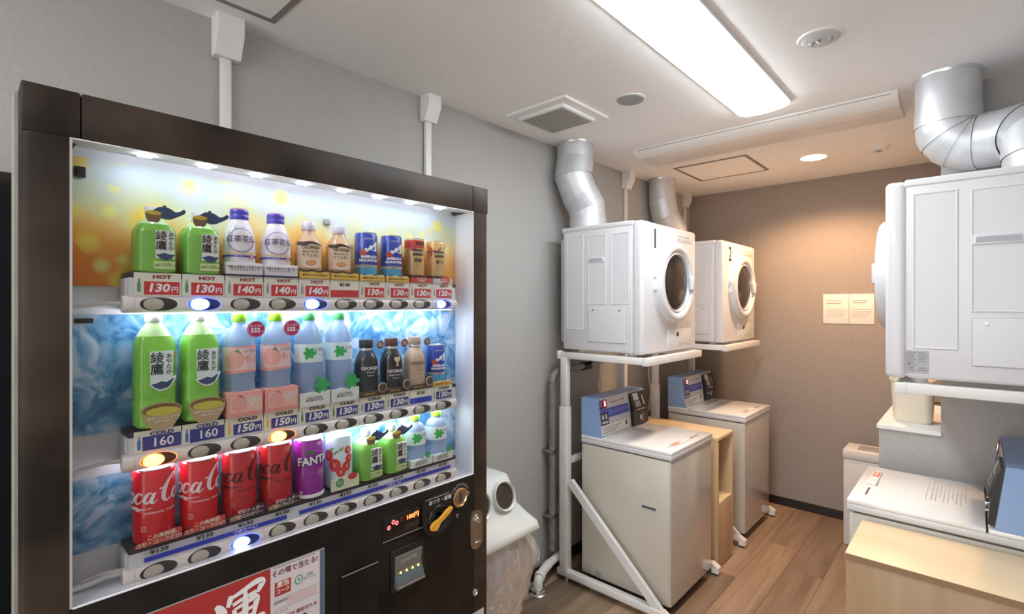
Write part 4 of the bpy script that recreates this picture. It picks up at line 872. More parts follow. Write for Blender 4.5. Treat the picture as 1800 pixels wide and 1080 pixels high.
# ------------------------------------------------------------------ laundry: dryers
# local frame: x from the rear of the dryer towards the aisle, y centred
def rrect(w, h, r, n=5):
    pts = []
    for cx_, cy_, a0 in ((w-r, h-r, 0), (-w+r, h-r, PI/2), (-w+r, -h+r, PI), (w-r, -h+r, 1.5*PI)):
        for k in range(n+1): t = a0+PI/2*k/n; pts.append((cx_+r*math.cos(t), cy_+r*math.sin(t)))
    return pts
DZ0, DZ1, DW, DD = 1.198, 1.822, .2975, .454
seam = M('seam_grey', (.40, .41, .44), .5); shadow_in = M('recess_grey', (.42, .43, .47), .5)
def side_panel(root, s, x0, x1, z0, z1, name, raised=False):
    """pressed rectangle on the side of the casing: a shallow rolled border and a flat field"""
    y = s*DW; g = MB(); t = .006
    def P(x, z, d): return (x, y+s*d, z)
    rings = [(0, .0003), (.004, .0022), (.008, .0006)] if not raised else [(0, .0003), (.002, .0035), (.006, .0040)]
    vs = []; n = 0
    for e, d in rings:
        vs += [P(x0+e, z0+e, d), P(x1-e, z0+e, d), P(x1-e, z1-e, d), P(x0+e, z1-e, d)]
    fs = [(k*4+i, k*4+(i+1) % 4, (k+1)*4+(i+1) % 4, (k+1)*4+i) for k in range(2) for i in range(4)]+[(8, 9, 10, 11)]
    g.add(vs, fs, panel_white)
    if raised: g.prism([(x0-.0015, z0-.0015), (x1+.0015, z0-.0015), (x1+.0015, z1+.0015), (x0-.0015, z1+.0015)], 1, y, y+s*.0008, seam)
    return g.build(name, root, 20)
def make_dryer(label, digit=None):
    r = thing('clothes_dryer', label, 'dryer', group='stacked front-loading dryers')
    g = MB(); g.box(.0, DD-.052, -DW, DW, DZ0, DZ1-.012, white_enamel, .010, 3); g.build('casing', r)
    g = MB(); g.box(DD-.055, DD, -DW-.002, DW+.002, DZ0-.004, DZ1-.002, white_enamel, .016, 4); g.build('front_shell', r)
    g = MB(); g.box(-.006, DD-.050, -DW-.003, DW+.003, DZ1-.024, DZ1, white_enamel, .006, 3); g.build('top_cover', r)
    g = MB(); g.box(-.035, .004, -DW+.02, DW-.02, DZ0+.03, DZ1-.05, lgrey, .015, 3); g.build('rear_cover', r)
    for x in (.085, .37):
        for y in (-.24, .24):
            g = MB(); g.cyl((x, y, DZ0+.004), (x, y, DZ0-.014), .024, white_pl, r1=.020, n=20); g.cyl((x, y, DZ0-.014), (x, y, DZ0-.0165), .022, lgrey, n=20); g.build('foot', r)
    # sides
    for s in (-1, 1):
        lo, mi, hi = DZ0+.035, 1.400, DZ1-.045
        if s < 0:
            side_panel(r, s, .022, .128, 1.300, hi, 'pressed_panel'); side_panel(r, s, .150, .260, 1.428, hi-.005, 'pressed_panel'); side_panel(r, s, .285, .385, 1.428, hi-.005, 'pressed_panel')
            pn = side_panel(r, s, .155, .365, DZ0+.045, 1.415, 'service_panel', True); gx, gz = (.160, .248), (1.638, 1.660); sc = (.185, .335)
        else:
            side_panel(r, s, .275, .385, 1.290, hi, 'pressed_panel'); side_panel(r, s, .125, .250, 1.405, hi-.005, 'pressed_panel'); side_panel(r, s, .022, .100, 1.405, hi-.005, 'pressed_panel')
            pn = side_panel(r, s, .060, .245, DZ0+.050, 1.388, 'service_panel', True); gx, gz = (.135, .245), (1.605, 1.632); sc = (.215, .09)
        y = s*DW; g = MB(); g.box(gx[0], gx[1], y, y+s*.005, gz[0], gz[1], white_enamel, .002); g.box(gx[0]+.006, gx[1]-.008, y+s*.0048, y+s*.0056, gz[0]+.0055, gz[1]-.0045, shadow_in); g.build('grip_slot', r)
        for x in sc:
            g = MB(); zt = 1.406 if s < 0 else 1.380
            g.cyl((x, y+s*.003, zt-.006), (x, y+s*.0065, zt-.006), .0042, steel, n=14); g.build('screw', pn)
    g = MB(); g.box(.345, .400, DW-.0005, DW+.0012, 1.215, 1.285, M('data_plate', (.42, .42, .45), .4))
    dp = g.build('data_plate', r)
    g = MB()
    for k in range(9):
        for q in range(2):
            if k in (5, 6) and q: continue
            g.rect(-.398+q*.028, -.398+q*.028+(.018 if (k+q) % 3 else .023), 1.278-k*.0068, 1.2795-k*.0068, lambda a, t: (-a, DW+.0015, t), M('plate_print', (.14, .14, .16), .5), 1)
    g.star(ell(.003, .003, 12), lambda a, t: (-a, DW+.0015, t), M('plate_print', (.14, .14, .16), .5), 1, at=(-.392, 1.244)); g.build('printing', dp)
    # front: door
    cz, X = 1.537, DD; f = lambda d: (lambda a, t: (X+d, a, t))
    g = MB(); g.lathe([(.213, -.004), (.211, .004), (.205, .010), (.200, .012), (.196, .034), (.186, .044), (.168, .046), (.158, .040), (.150, .026), (.142, .020)], white_enamel, (X-.003, 0, cz), 64, axis=0, caps=False); door = g.build('door', r, 40)
    g = MB(); g.lathe([(.150, .027), (.147, .034), (.1425, .037), (.139, .033), (.136, .022)], M('door_trim_grey', (.58, .58, .60), .35), (X-.003, 0, cz), 64, axis=0, caps=False); g.build('door_ring', door)
    g = MB(); g.lathe([(.140, .022), (.130, .0275), (.105, .033), (.06, .037), (.001, .038)], M('dark_door_glass', (.022, .018, .018), .10, spec=.35), (X-.003, 0, cz), 64, axis=0); g.build('door_window', door)
    g = MB(); g.box(X+.030, X+.052, .132, .160, cz-.036, cz+.036, white_enamel, .006, 3); g.box(X+.036, X+.0535, .150, .158, cz-.034, cz+.034, lgrey, .003); g.build('handle', door)
    g = MB()
    for z in (-.030, .030): g.box(X+.004, X+.022, -.206, -.196, cz+z-.012, cz+z+.012, white_enamel, .004)
    g.build('hinge', door)
    g = MB(); g.box(X-.001, X+.002, .055, .245, 1.752, 1.792, M('control_strip', (.66, .66, .66), .4), .001); cp = g.build('control_panel', r)
    g = MB(); cg = M('control_print', (.40, .40, .40), .5)
    for k in range(6): g.rect(.070+k*.024, .083+k*.024, 1.774, 1.783, f(.0024), cg, 1)
    for k in range(4): g.star(ell(.0058, .0058, 14), f(.0026), cg, 1, at=(.085+k*.038, 1.762))
    g.build('printing', cp)
    g = MB(); g.box(X-.001, X+.002, -.045, .235, DZ0+.015, DZ0+.105, white_enamel, .001); fp_ = g.build('filter_flap', r)
    g = MB(); g.box(X+.001, X+.005, .055, .075, DZ0+.070, DZ0+.088, black_pl, .002); g.build('latch', fp_)
    g = MB()
    for a in (.0, .10, .13, .17): g.rect(a-.012, a+.008, DZ0+.024, DZ0+.028, f(.0024), cg, 1)
    g.build('printing', fp_)
    g = MB(); g.box(X-.001, X+.0015, .175, .235, DZ0+.060, DZ0+.140, M('notice_grey', (.55, .55, .54), .5)); g.build('sticker', r)
    if digit:
        g = MB(); g.text(digit, .128, f(.0008), M('digit_black', (.02, .02, .02), .5), at=(-.178, 1.738), sx=.9, bold=.0022); g.build('number_decal', r)
    return r
ROOTS = [((.11, 2.4175, 0), 0), ((.11, 3.4175, 0), 0), ((1.928, 2.3175, 0), PI)]
d1 = make_dryer('white front-loading dryer marked 1 on the upper left rack', '1'); d1.location = ROOTS[0][0]
d2 = dup(d1, ROOTS[1][0], 0, 'white front-loading dryer marked 2 nearest the back wall', skip=('number_decal',))
g = MB(); g.text('2', .128, lambda a, t: (DD+.0008, a, t), MATS['digit_black'], at=(-.178, 1.738), sx=.9, bold=.0015); g.build('number_decal', d2)
d3 = dup(d1, ROOTS[2][0], PI, 'large white dryer at the right edge seen from its side', skip=('number_decal',))

# racks under the dryers
def make_rack(label):
    r = thing('dryer_rack', label, 'rack', group='white steel dryer racks')
    zt0, zt1 = 1.150, 1.182
    for s in (-1, 1):
        y = s*(DW-.005)
        g = MB(); g.box(-.012, .034, y-.022, y+.022, .045, .90, white_steel, .003); g.box(-.008, .030, y-.018, y+.018, .90, zt0+.004, white_steel, .003); g.build('post', r)
        g = MB(); g.cyl((-.018, y, .885), (-.010, y, .885), .006, chrome, n=12); g.build('bolt', r)
        g = MB(); g.box(-.030, .548, y-.018, y+.018, .028, .060, white_steel, .002); g.build('base_rail', r)
        g = MB(); g.prism([(.548, .060), (.548, .010), (.585, .010), (.585, .040), (.575, .045)], 1, y-.020, y+.020, white_pl); g.build('end_cap', r)
        g = MB(); g.cyl((.02, y+s*0, .0), (.02, y, .008), .018, chrome, n=18); g.cyl((.02, y, .008), (.02, y, .030), .006, chrome, n=12); g.build('levelling_foot', r)
        g = MB(); g.cyl((.565, y, .0), (.565, y, .012), .016, black_pl, n=18); g.build('levelling_foot', r)
        if s < 0:
            p0, p1 = Vector((.045, y-.003, .520)), Vector((.545, y-.003, .045)); d = (p1-p0).normalized(); n_ = Vector((-d.z, 0, d.x))*.019
            g = MB(); q = [p0+n_+d*.0, p0-n_, p1-n_, p1+n_]
            g.prism([(v.x, v.z) for v in q], 1, y-.014, y+.008, white_steel); g.build('brace', r)
        g = MB(); g.box(-.030, .470, y-.014, y+.014, zt0, zt1, white_steel, .002); g.box(-.030, -.012, y-.020, y+.020, zt0-.004, zt1+.006, white_steel, .003); g.build('shelf_rail', r)
    g = MB(); g.box(.452, .484, -DW-.010, DW+.010, zt0-.004, zt1, white_steel, .002); g.build('front_rail', r)
    g = MB(); g.box(.0, .026, -DW+.02, DW-.02, .60, .63, white_steel, .002); g.build('cross_bar', r)
    g = MB(); g.box(.0, .026, -DW+.02, DW-.02, zt0, zt1-.004, white_steel, .002); g.build('cross_bar', r)
    return r
r1 = make_rack('white steel rack with diagonal brace carrying dryer 1'); r1.location = ROOTS[0][0]
dup(r1, ROOTS[1][0], 0, 'white steel rack carrying dryer 2 near the back wall')
r3 = dup(r1, ROOTS[2][0], PI, 'white steel rack carrying the large dryer at the right edge')
for ch in list(r3.children):   # the side next to the wooden cabinet hangs from the wall and has no foot rail
    zs = [v.co.z for v in ch.data.vertices]; ys = [v.co.y for v in ch.data.vertices]
    nm = ch.name.split('.')[0]
    if min(ys) > 0 and max(zs) < .1: bpy.data.objects.remove(ch)
    elif nm == 'front_rail': ch.location.x = -.056; ch.location.z = -.001
    elif nm == 'shelf_rail': ch.scale.x = .87

# washers with their blue pay boxes
boxblue = noisy('pay_box_blue', (.24, .38, .66), (.27, .41, .70), 8, .38, coat=.2)
WT = .757; WY = (-.2425, .2375)
def make_washer(label):
    r = thing('washing_machine', label, 'washing machine', group='coin washers with blue pay boxes')
    y0, y1 = WY
    g = MB(); g.box(.079, .555, y0, y0+.012, .052, .712, washer_beige, .004); g.build('side_panel', r)
    g = MB(); g.box(.079, .555, y1-.012, y1, .052, .712, washer_beige, .004); g.build('side_panel', r)
    g = MB(); g.box(.085, .5545, y0+.004, y1-.004, .052, .712, washer_beige, .0); g.build('cabinet', r)
    g = MB(); g.box(.548, .563, y0+.001, y1-.001, .052, .716, washer_front, .005, 3); g.build('front_panel', r)
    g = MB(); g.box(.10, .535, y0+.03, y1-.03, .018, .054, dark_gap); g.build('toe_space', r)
    for x in (.12, .51):
        for y in (y0+.05, y1-.05):
            g = MB(); g.cyl((x, y, 0), (x, y, .03), .020, black_pl, n=16); g.build('foot', r)
    g = MB(); g.box(.077, .568, y0-.002, y1+.002, .718, WT-.014, white_enamel, .004, 2); g.build('top_frame', r)
    g = MB(); g.box(.077, .210, y0-.002, y1+.002, WT-.014, WT, lid_white, .003, 2); g.build('rear_deck', r)
    g = MB(); g.box(.2145, .568, y0-.002, y1+.002, WT-.014, WT, lid_white, .003, 2); lid = g.build('lid', r)
    g = MB(); g.box(.2095, .215, y0+.006, y1-.006, WT-.012, WT-.003, dark_gap); g.build('hinge_gap', r)
    up = lambda a, t: (t, a, WT+.0006); up2 = lambda a, t: (t, a, WT+.0010)
    g = MB(); g.box(.522, .528, .060, .150, WT-.001, WT+.0008, M('slit_dark', (.10, .08, .08), .4)); g.build('slit', lid)
    g = MB(); g.box(.508, .540, -.035, .030, WT-.001, WT+.009, white_pl, .004); g.box(.510, .538, -.165, -.035, WT-.001, WT+.006, white_pl, .003); lt = g.build('lid_latch', r)
    g = MB(); g.rect(-.150, -.075, .514, .534, lambda a, t: (t, a, WT+.0066), M('sticker_orange', (.72, .12, .04), .5), 1)
    for k in range(5): g.rect(-.144+k*.013, -.137+k*.013, .518, .530, lambda a, t: (t, a, WT+.007), pwhite, 1)
    g.build('sticker', lt)
    g = MB(); pr = M('faint_print', (.48, .48, .50), .5)
    for k in range(9): g.rect(-.16, .04+(.02 if k % 3 else -.03), .262+k*.011, .2655+k*.011, up, pr, 1)
    g.rect(-.17, .07, .365, .367, up, pr, 1); g.build('printed_notice', lid)
    # side details
    for s, y in ((-1, y0), (1, y1)):
        g = MB(); g.box(.417, .494, y-.0008, y+.0008, .463, .487, lgrey, 0); g.box(.420, .491, y-.0012, y+.0012, .474, .485, M('slot_dark', (.10, .09, .08), .5), 0); g.build('grip_slot', r)
        g = MB(); g.cyl((.178, y-.0012, .070), (.178, y+.0012, .070), .018, M('disc_grey', (.34, .34, .33), .5), n=24); g.build('plug', r)
        for z in (.672, .690):
            g = MB(); g.cyl((.092, y-.001, z), (.092, y+.001, z), .003, dark_gap, n=10); g.build('screw_hole', r)
    # pay box
    A, B, C_, D_ = (.077, WT+.001), (.196, WT+.001), (.172, .950), (.077, .950)
    g = MB(); g.prism([A, B, C_, D_], 1, y0, y1, boxblue); pay = g.build('pay_box', r)
    nx, nz = (.950-WT), .024; L_ = math.hypot(nx, nz); N = (nx/L_, nz/L_)
    def fc(d):  # face coordinates: a along y, t up the slope
        return lambda a, t: (.196-.024*t/.193+N[0]*d, a, WT+.001+t+N[1]*d)
    face = M('pay_face_grey', (.50, .50, .52), .35); navyp = M('pay_face_navy', (.03, .035, .12), .35); bandb = M('pay_band_blue', (.06, .09, .42), .35)
    g = MB(); e = fc(.0012); q = [e(y0+.006, .004), e(y1-.004, .004), e(y1-.004, .190), e(y0+.006, .190)]; g.quad(*q, face)
    e = fc(.0016); g.quad(e(y0+.006, .004), e(y0+.29, .004), e(y0+.29, .056), e(y0+.006, .056), M('pay_face_white', (.72, .72, .70), .4)); g.build('face_plate', r)
    g = MB(); e = fc(.0018); g.rect(y0+.012, y0+.29, .088, .136, e, bandb, 1)
    g.text('コインランドリー', .026, fc(.0022), M('band_print', (.30, .36, .75), .4), at=(y0+.19, .112), bold=.0008)
    g.rect(y0+.010, y0+.085, .056, .118, fc(.0024), navyp, 1)
    for k in range(2): g.rect(y0+.024+k*.03, y0+.040+k*.03, .085, .108, fc(.0028), lgrey, 1)
    g.rect(y0+.020, y0+.075, .064, .074, fc(.0028), lgrey, 1); g.rect(y0+.112, y0+.190, .158, .164, fc(.0022), M('face_print', (.28, .25, .24), .5), 1); g.rect(y0+.205, y0+.255, .158, .167, fc(.0022), M('face_print', (.28, .25, .24), .5), 1)
    for k in range(3): g.rect(y0+.02, y0+.20-.03*k, .040-.012*k, .044-.012*k, fc(.0022), M('face_print', (.28, .25, .24), .5), 1)
    g.rect(y0+.245, y0+.262, .026, .050, fc(.0022), navyp, 1); g.build('face_print', r)
    g = MB(); g.quad(*[fc(.0035)(a, t) for a, t in ((y0+.008, .138), (y0+.078, .138), (y0+.078, .182), (y0+.008, .182))], navyp)
    for a, t in ((y0+.012, .172), (y0+.012, .162), (y0+.012, .152)): g.rect(a, a+.018, t, t+.004, fc(.0040), lgrey, 1)
    disp = g.build('display', r)
    g = MB(); g.rect(y0+.046, y0+.072, .145, .178, fc(.0040), M('display_red_glass', (.30, .01, .02), .3, emit=.5, ecol=(1, .02, .05)), 1)
    g.rect(y0+.056, y0+.063, .150, .174, fc(.0046), M('digit_glow', (1, .4, .4), .4, emit=9, ecol=(1, .30, .30)), 1); g.build('red_digit', disp)
    # coin unit
    c0, c1 = y0+.305, y1-.012
    vs = []
    for a in (c0, c1):
        for t, d in ((.008, 0), (.008, .016), (.085, .020), (.092, .030), (.120, .022), (.182, .010), (.182, 0)): vs.append(fc(d)(a, t))
    g = MB(); n = 7; g.add(vs, [tuple(range(n)), tuple(reversed(range(n, 2*n)))]+[(i, n+i, n+(i+1) % n, (i+1) % n) for i in range(n)], black_pl); cu2 = g.build('coin_unit', r)
    g = MB(); e = fc(.0125); g.rect(c0+.022, c0+.078, .140, .178, lambda a, t: fc(.0105+(.182-t)*.20)(a, t), lgrey, 1); g.rect(c0+.026, c0+.082, .100, .136, lambda a, t: fc(.0110+(.182-t)*.20)(a, t), M('coin_plate_grey', (.30, .31, .34), .35), 1); g.build('coin_plate', cu2)
    g = MB(); g.cyl(fc(.016)(c0+.070, .045), fc(.026)(c0+.070, .045), .014, chrome, n=20); g.cyl(fc(.016)(c0+.100, .055), fc(.024)(c0+.100, .055), .006, chrome, n=14); g.cyl(fc(.016)(c0+.095, .030), fc(.024)(c0+.095, .030), .005, chrome, n=14); g.build('coin_lock', cu2)
    g = MB(); g.box(*[0]*0) if 0 else None
    g.rect(c0+.020, c0+.105, .089, .093, fc(.0306), lgrey, 1); g.rect(c0+.112, c0+.122, .110, .160, lambda a, t: fc(.0120+(.182-t)*.20)(a, t), lgrey, 1); g.build('coin_trim', cu2)
    return r
w1 = make_washer('cream coin washer under dryer 1, nearest machine of the left row'); w1.location = ROOTS[0][0]
dup(w1, ROOTS[1][0], 0, 'cream coin washer under dryer 2, nearest the back wall')
w3 = dup(w1, ROOTS[2][0], PI, 'cream coin washer with white lid at the right edge behind the wooden cabinet')

# wooden cabinets
def cabinet(name, label, x0, x1, y0, y1, h, open_front, front, birch_z=birch_z):
    r = thing(name, label, 'cabinet', ((x0+x1)/2, (y0+y1)/2, 0)); o = r.location[:]; t = .018
    g = MB(o); g.box(x0, x1, y0-.001, y1+.001, h-t, h, birch_x, .0015); g.build('top_board', r)
    g = MB(o); g.box(x0+.002, x1-.002, y0, y0+t, .002, h-t, birch_z, .001); g.build('side_board', r)
    g = MB(o); g.box(x0+.002, x1-.002, y1-t, y1, .002, h-t, birch_z, .001); g.build('side_board', r)
    if open_front:
        g = MB(o); g.box(x0+.004, x1-.004, y0+t, y1-t, .338, .356, birch_x, .001); g.build('shelf', r)
        g = MB(o); g.box(x0+.01, x0+.016, y0+t, y1-t, .01, h-t, birch_z); g.build('back_board', r)
        g = MB(o); g.box(x1-.022, x1-.003, y0+t+.001, y1-t-.001, .006, .3365, birch_f, .001); g.build('door', r)
    else:
        g = MB(o); g.box(x1-.012, x1-.004, y0+t, y1-t, .01, h-t, birch_z); g.build('back_board', r)
        g = MB(o); g.box(x0+.003, x0+.02, y0+t+.001, y1-t-.001, .006, h-t-.004, birch_f, .001); g.build('door', r)
        g = MB(o); g.box(x0+.001, x1-.001, y0-.0022, y0-.0008, h-t-.001, h-.0015, M('edge_brown', (.32, .19, .10), .5)); g.build('edge_band', r)
    return r
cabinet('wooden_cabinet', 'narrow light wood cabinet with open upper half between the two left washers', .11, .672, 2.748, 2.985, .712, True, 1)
cabinet('wooden_cabinet', 'light wood cabinet in the lower right corner in front of the right washer', 1.408, 1.885, 1.75, 2.055, .705, False, -1, wood('shaded_wood_side', (.40, .255, .14), (.50, .335, .195), 2, 1.5))  # side boards darkened in colour to offset the strong fill light on them

# ------------------------------------------------------------------ ducts
def elbow(m, pts, r, mat=duct_m, n=40): m.tube(pts, r, mat, n)
def ring(root, p, q, r, name='duct_joint', mat=duct_band, w=.003):
    g = MB(root.location[:]); p, q = Vector(p), Vector(q); d = (q-p).normalized(); g.cyl(p-d*w, p+d*w, r, mat, n=40); g.build(name, root)
def duct(label, path, rad, joints):
    r = thing('exhaust_duct', label, 'duct', path[-1]); o = r.location[:]
    # mitred segments, each its own section of sheet metal
    for i in range(len(path)-1):
        a, b = Vector(path[i]), Vector(path[i+1]); g = MB(o)
        def frame(k):
            p = Vector(path[k]); d = (Vector(path[min(k+1, len(path)-1)])-Vector(path[max(k-1, 0)])).normalized(); return p, d
        vs = []; n = 44
        seg = (b-a).normalized(); u = seg.orthogonal().normalized() if abs(seg.z) < .9 else Vector((1, 0, 0)); u = (u-seg*u.dot(seg)).normalized(); w = seg.cross(u)
        for k, rr in ((i, rad*(1.0+.028*(i % 2))), (i+1, rad*(1.0+.028*(i % 2)))):
            p, d = frame(k)
            for j in range(n):
                t = 2*PI*j/n; off = u*rr*math.cos(t)+w*rr*math.sin(t)
                s_ = -off.dot(d)/seg.dot(d) if abs(seg.dot(d)) > .2 else 0
                vs.append(tuple(p+off+seg*s_))
        g.add(vs, [(j, (j+1) % n, n+(j+1) % n, n+j) for j in range(n)], duct_m); g.build('duct_section', r)
    g = MB(o); p = path[0]; g.lathe([(rad*1.03, -.012), (rad*1.06, -.004), (rad*1.06, 0)], duct_band, (p[0], p[1], ZC), 44); g.build('ceiling_collar', r)
    return r
duct('silver duct rising from dryer 1 to the ceiling in bent sections', [(.104, 2.235, ZC), (.104, 2.235, 2.20), (.106, 2.215, 2.11), (.125, 2.245, 2.02), (.145, 2.285, 1.95), (.150, 2.29, 1.88), (.150, 2.29, 1.8235)], .096, ())
duct('silver duct rising from dryer 2 to the ceiling', [(.098, 3.27, ZC), (.100, 3.27, 2.14), (.110, 3.29, 2.04), (.140, 3.35, 1.95), (.145, 3.36, 1.88), (.145, 3.36, 1.8235)], .088, ())
P = [(1.612, 2.505, ZC), (1.612, 2.505, 2.155), (1.612, 2.505, 2.10)]
for k in range(1, 6):
    t = PI/2*k/6; P.append((1.612+.075*(1-math.cos(t)), 2.505, 2.10-.075*math.sin(t)))
P += [(1.70, 2.505, 2.022), (1.78, 2.48, 2.018), (1.83, 2.43, 2.01), (1.85, 2.36, 1.97), (1.85, 2.33, 1.90), (1.85, 2.33, 1.8235)]
duct('large silver duct elbow hanging from the ceiling above the right dryer', P, .097, ())

# ------------------------------------------------------------------ waste bins, bucket, notice
r = thing('recycling_bin', 'white domed recycling bin with round holes right of the drinks machine', 'bin', (.24, 1.41, 0)); o = r.location[:]
def loft(m, rings, mat):
    n = len(rings[0]); vs = [p for q in rings for p in q]
    m.add(vs, [(k*n+i, k*n+(i+1) % n, (k+1)*n+(i+1) % n, (k+1)*n+i) for k in range(len(rings)-1) for i in range(n)]+[tuple(reversed(range(n))), tuple(range((len(rings)-1)*n, len(rings)*n))], mat)
def rr(x0, x1, y0, y1, z, rad=.03):
    return [((x0+x1)/2+a, (y0+y1)/2+b, z) for a, b in rrect((x1-x0)/2, (y1-y0)/2, rad)]
binw = M('bin_white', (.74, .77, .75), .3, coat=.2)
g = MB(o); loft(g, [rr(.075, .400, 1.252, 1.562, .528, .02), rr(.072, .404, 1.250, 1.580, .535, .02), rr(.078, .398, 1.252, 1.576, .562, .022), rr(.095, .365, 1.252, 1.556, .592, .03), rr(.110, .335, 1.252, 1.532, .630, .035), rr(.125, .318, 1.252, 1.524, .690, .035), rr(.140, .296, 1.252, 1.514, .738, .03), rr(.150, .284, 1.255, 1.500, .745, .025)], binw); g.build('hood', r, 50)
for k, yy in enumerate((1.442, 1.308)):
    # sleeve around the hole, leaning like the hood front
    g = MB(o); c = Vector((.321, yy, .676)); N_ = Vector((.95, 0, .31)).normalized(); u = Vector((0, 1, 0)); w = N_.cross(u)*-1
    rings = []
    for rad, d in ((.058, -.02), (.057, .016), (.054, .019), (.050, .016), (.048, .009)):
        rings.append([tuple(c+N_*d+u*rad*math.cos(2*PI*j/36)+w*rad*math.sin(2*PI*j/36)) for j in range(36)])
    n = 36; g.add([p for q in rings for p in q], [(a*n+i, a*n+(i+1) % n, (a+1)*n+(i+1) % n, (a+1)*n+i) for a in range(4) for i in range(n)], binw); g.build('hole_rim', r)
    g = MB(o); g.add(rings[-1], [tuple(range(n))], M('hole_shade', (.045, .035, .022), .7)); g.build('hole', r)  # flat dark disc closing the sleeve; the inside's shade is only its colour
g = MB(o); loft(g, [rr(.15, .325, 1.31, 1.49, .006, .03), rr(.135, .335, 1.295, 1.505, .45, .03), rr(.13, .34, 1.29, 1.51, .530, .03)], M('bin_body_pale', (.66, .65, .66), .5)); g.build('body', r)
# clear liner hanging out from under the hood
import mathutils
def crumple(p, s): return mathutils.noise.noise(Vector(p)*s)
lb_ = MB(); NU, NV = 150, 50
def bagpt(u, v):
    a = 2*PI*u; ca, sa = math.cos(a), math.sin(a); e = 5; k = 1/((abs(ca)**e+abs(sa)**e)**(1/e))
    z = .527-.50*v; bul = math.sin(min(1, v*1.6)*PI)**.8
    hx = .140+.022*bul-.03*v; hy = .150+.030*bul-.035*v
    if sa > 0: hy += .050*math.exp(-((v-.20)/.16)**2)
    p = Vector((.240+hx*k*ca, 1.405+hy*k*sa, z)); w = .004+.020*min(1, v*3)
    d = abs(crumple((p.x, p.y, p.z*.25), 15))*w*1.3+abs(crumple((p.x, p.y, p.z*.6), 30))*w*.8-w*.3
    p += Vector((ca, sa, 0))*d; p.x = max(p.x, .03); p.y = max(p.y, 1.245)
    return tuple(p)
lb_.grid(bagpt, NU, NV, film, wrap=True); q = lb_.build('bin_liner', None, 25); tag(q, 'clear crumpled plastic liner hanging below the recycling bin hood', 'plastic bag')
r = thing('waste_bin', 'tall slim white bin with slotted top in front of the back wall', 'bin', (1.24, 3.66, 0)); o = r.location[:]
g = MB(o); g.box(1.108, 1.372, 3.56, 3.76, .002, .512, M('bin_pinkish_white', (.72, .68, .66), .45), .006); g.build('body', r)
g = MB(o); g.box(1.105, 1.375, 3.557, 3.763, .514, .566, MATS['bin_pinkish_white'], .006); g.build('lid', r)
g = MB(o); g.box(1.17, 1.355, 3.60, 3.72, .5655, .5675, grey_pl, .001); g.build('opening', r)
r = thing('cream_bucket', 'cream plastic tub on the ledge below the right dryer', 'tub', (1.49, 2.80, .922)); o = r.location[:]
g = MB(o); loft(g, [rr(1.430, 1.550, 2.745, 2.865, .922, .03), rr(1.424, 1.556, 2.738, 2.872, .935, .03), rr(1.415, 1.563, 2.728, 2.882, 1.100, .03)], cream); g.build('body', r)
g = MB(o); loft(g, [rr(1.412, 1.566, 2.725, 2.885, 1.098, .03), rr(1.410, 1.568, 2.723, 2.887, 1.108, .03)], M('tub_rim', (.80, .74, .62), .4)); g.build('rim', r)
g = MB(o); g.tube([(1.563, 2.80, 1.01), (1.585, 2.79, 1.012), (1.587, 2.77, 1.008)], .006, gold, 10); g.build('tap', r)
g = MB()
def tubbag(u, v):
    a = 2*PI*u; ca, sa = math.cos(a), math.sin(a); k = 1/((abs(ca)**4+abs(sa)**4)**.25); z = 1.109+.062*v
    w = .073+.012*v+.006*crumple((ca*3, sa*3, v*3), 2.0)
    return (1.487+w*k*ca, 2.805+w*k*sa, z+.012*crumple((ca*2, sa*2, 1), 3)*v)
g.grid(tubbag, 48, 6, glassy('tub_bag_film', (.95, .88, .72), 2.5, .15, (.75, .60, .40, .45)), wrap=True); q = g.build('tub_liner', None, 30); tag(q, 'thin yellowish plastic liner sticking out of the cream tub', 'plastic bag')
r = thing('wall_notice', 'white two-part notice with small print on the back wall', 'notice', (1.07, YB, 1.40)); o = r.location[:]
nm = M('notice_paper', (.82, .76, .72), .5); ip_ = M('notice_print', (.35, .28, .25), .6); ipr = M('notice_print_red', (.65, .32, .26), .6)
for k, (a, b) in enumerate(((.928, 1.075), (1.077, 1.212))):
    g = MB(o); g.box(a, b, YB-.004, YB-.0002, 1.300, 1.497, nm, .001); cdx = g.build('card', r)
    g = MB(o); fw = lambda x, z: (x, YB-.0045, z)
    g.rect(a+.018, b-.035, 1.452, 1.455, fw, ip_, 1); g.rect(a+.018, b-.045, 1.432 if k == 0 else 1.438, 1.439 if k == 0 else 1.443, fw, ip_, 1)
    g.rect(a+.015, b-.012, 1.394, 1.3965, fw, ipr, 1)
    for j in range(4): g.rect(a+.015, b-.012-(.03 if j == 3 else .008*j), 1.380-.012*j, 1.3825-.012*j, fw, ipr if j % 2 else ip_, 1)
    g.build('printing', cdx)

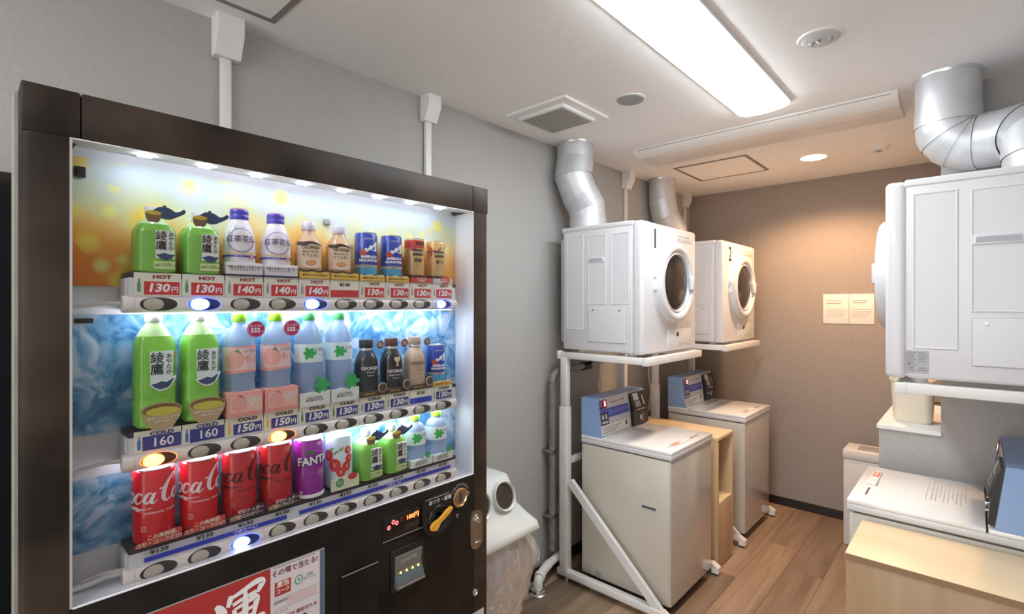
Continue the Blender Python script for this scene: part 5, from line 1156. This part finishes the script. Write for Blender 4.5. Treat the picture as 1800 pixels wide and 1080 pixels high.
# ------------------------------------------------------------------ pipes behind the left machines
r = thing('drain_pipe', 'white drain pipe with chrome floor flange beside the recycling bin', 'pipe', (.098, 1.93, 0)); o = r.location[:]
g = MB(o); g.tube([(.098, 1.93, .018), (.098, 1.93, .045), (.096, 1.936, .062), (.090, 1.955, .074), (.076, 2.00, .082), (.064, 2.06, .088)], .023, white_pl, 20); g.build('pipe', r)
g = MB(o); g.tube([(.064, 2.06, .088), (.060, 2.12, .094), (.060, 2.22, .102)], .020, white_pl, 20); g.build('pipe', r)
g = MB(o); g.lathe([(.046, 0), (.046, .010), (.041, .014), (.037, .016), (.040, .024), (.037, .030), (.027, .034)], chrome, (.098, 1.93, 0), 36); g.build('floor_flange', r)
g = MB(o); g.cyl((.0925, 1.948, .071), (.086, 1.964, .077), .0275, white_pl, n=24); g.build('elbow_collar', r)
r = thing('water_pipe', 'grey vertical water pipe on the wall behind the near rack post', 'pipe', (.050, 2.143, .20)); o = r.location[:]
g = MB(o); g.cyl((.05, 2.105, .14), (.05, 2.105, 1.02), .018, pipe_grey, n=20); g.tube([(.05, 2.105, 1.02), (.05, 2.112, 1.055), (.06, 2.135, 1.075), (.07, 2.17, 1.08), (.08, 2.34, 1.085)], .018, pipe_grey, 20); g.build('pipe', r)
for z in (.32, .66): MB(o).box(.0, .072, 2.081, 2.129, z-.008, z+.008, steel, .003).build('clamp', r)
MB(o).cyl((.08, 2.34, 1.085), (.083, 2.40, 1.087), .024, black_pl, n=20).build('valve', r)
MB(o).cyl((.083, 2.37, 1.087), (.12, 2.372, 1.115), .010, black_pl, n=12).build('valve_handle', r)
for y, dy, lab in ((2.58, 0, 'thin white hose hanging behind the pay box of washer 1'), (3.20, .0, 'thin white hose behind the farther pay box by the back wall')):
    g = MB(); g.tube([(.035, y, 1.17), (.037, y+.01, 1.06), (.034, y+.0, .95), (.045, y+.01, .84), (.035, y, .70)], .006, white_pl, 10); q = g.build('supply_hose'); tag(q, lab, 'hose')
g = MB(); g.tube([(.04, 2.20, .84), (.06, 2.19, .80), (.075, 2.185, .75), (.06, 2.19, .5), (.05, 2.2, .2)], .005, grey_pl, 10); q = g.build('power_cord'); tag(q, 'thin grey cord behind the near post of the left rack', 'cord')
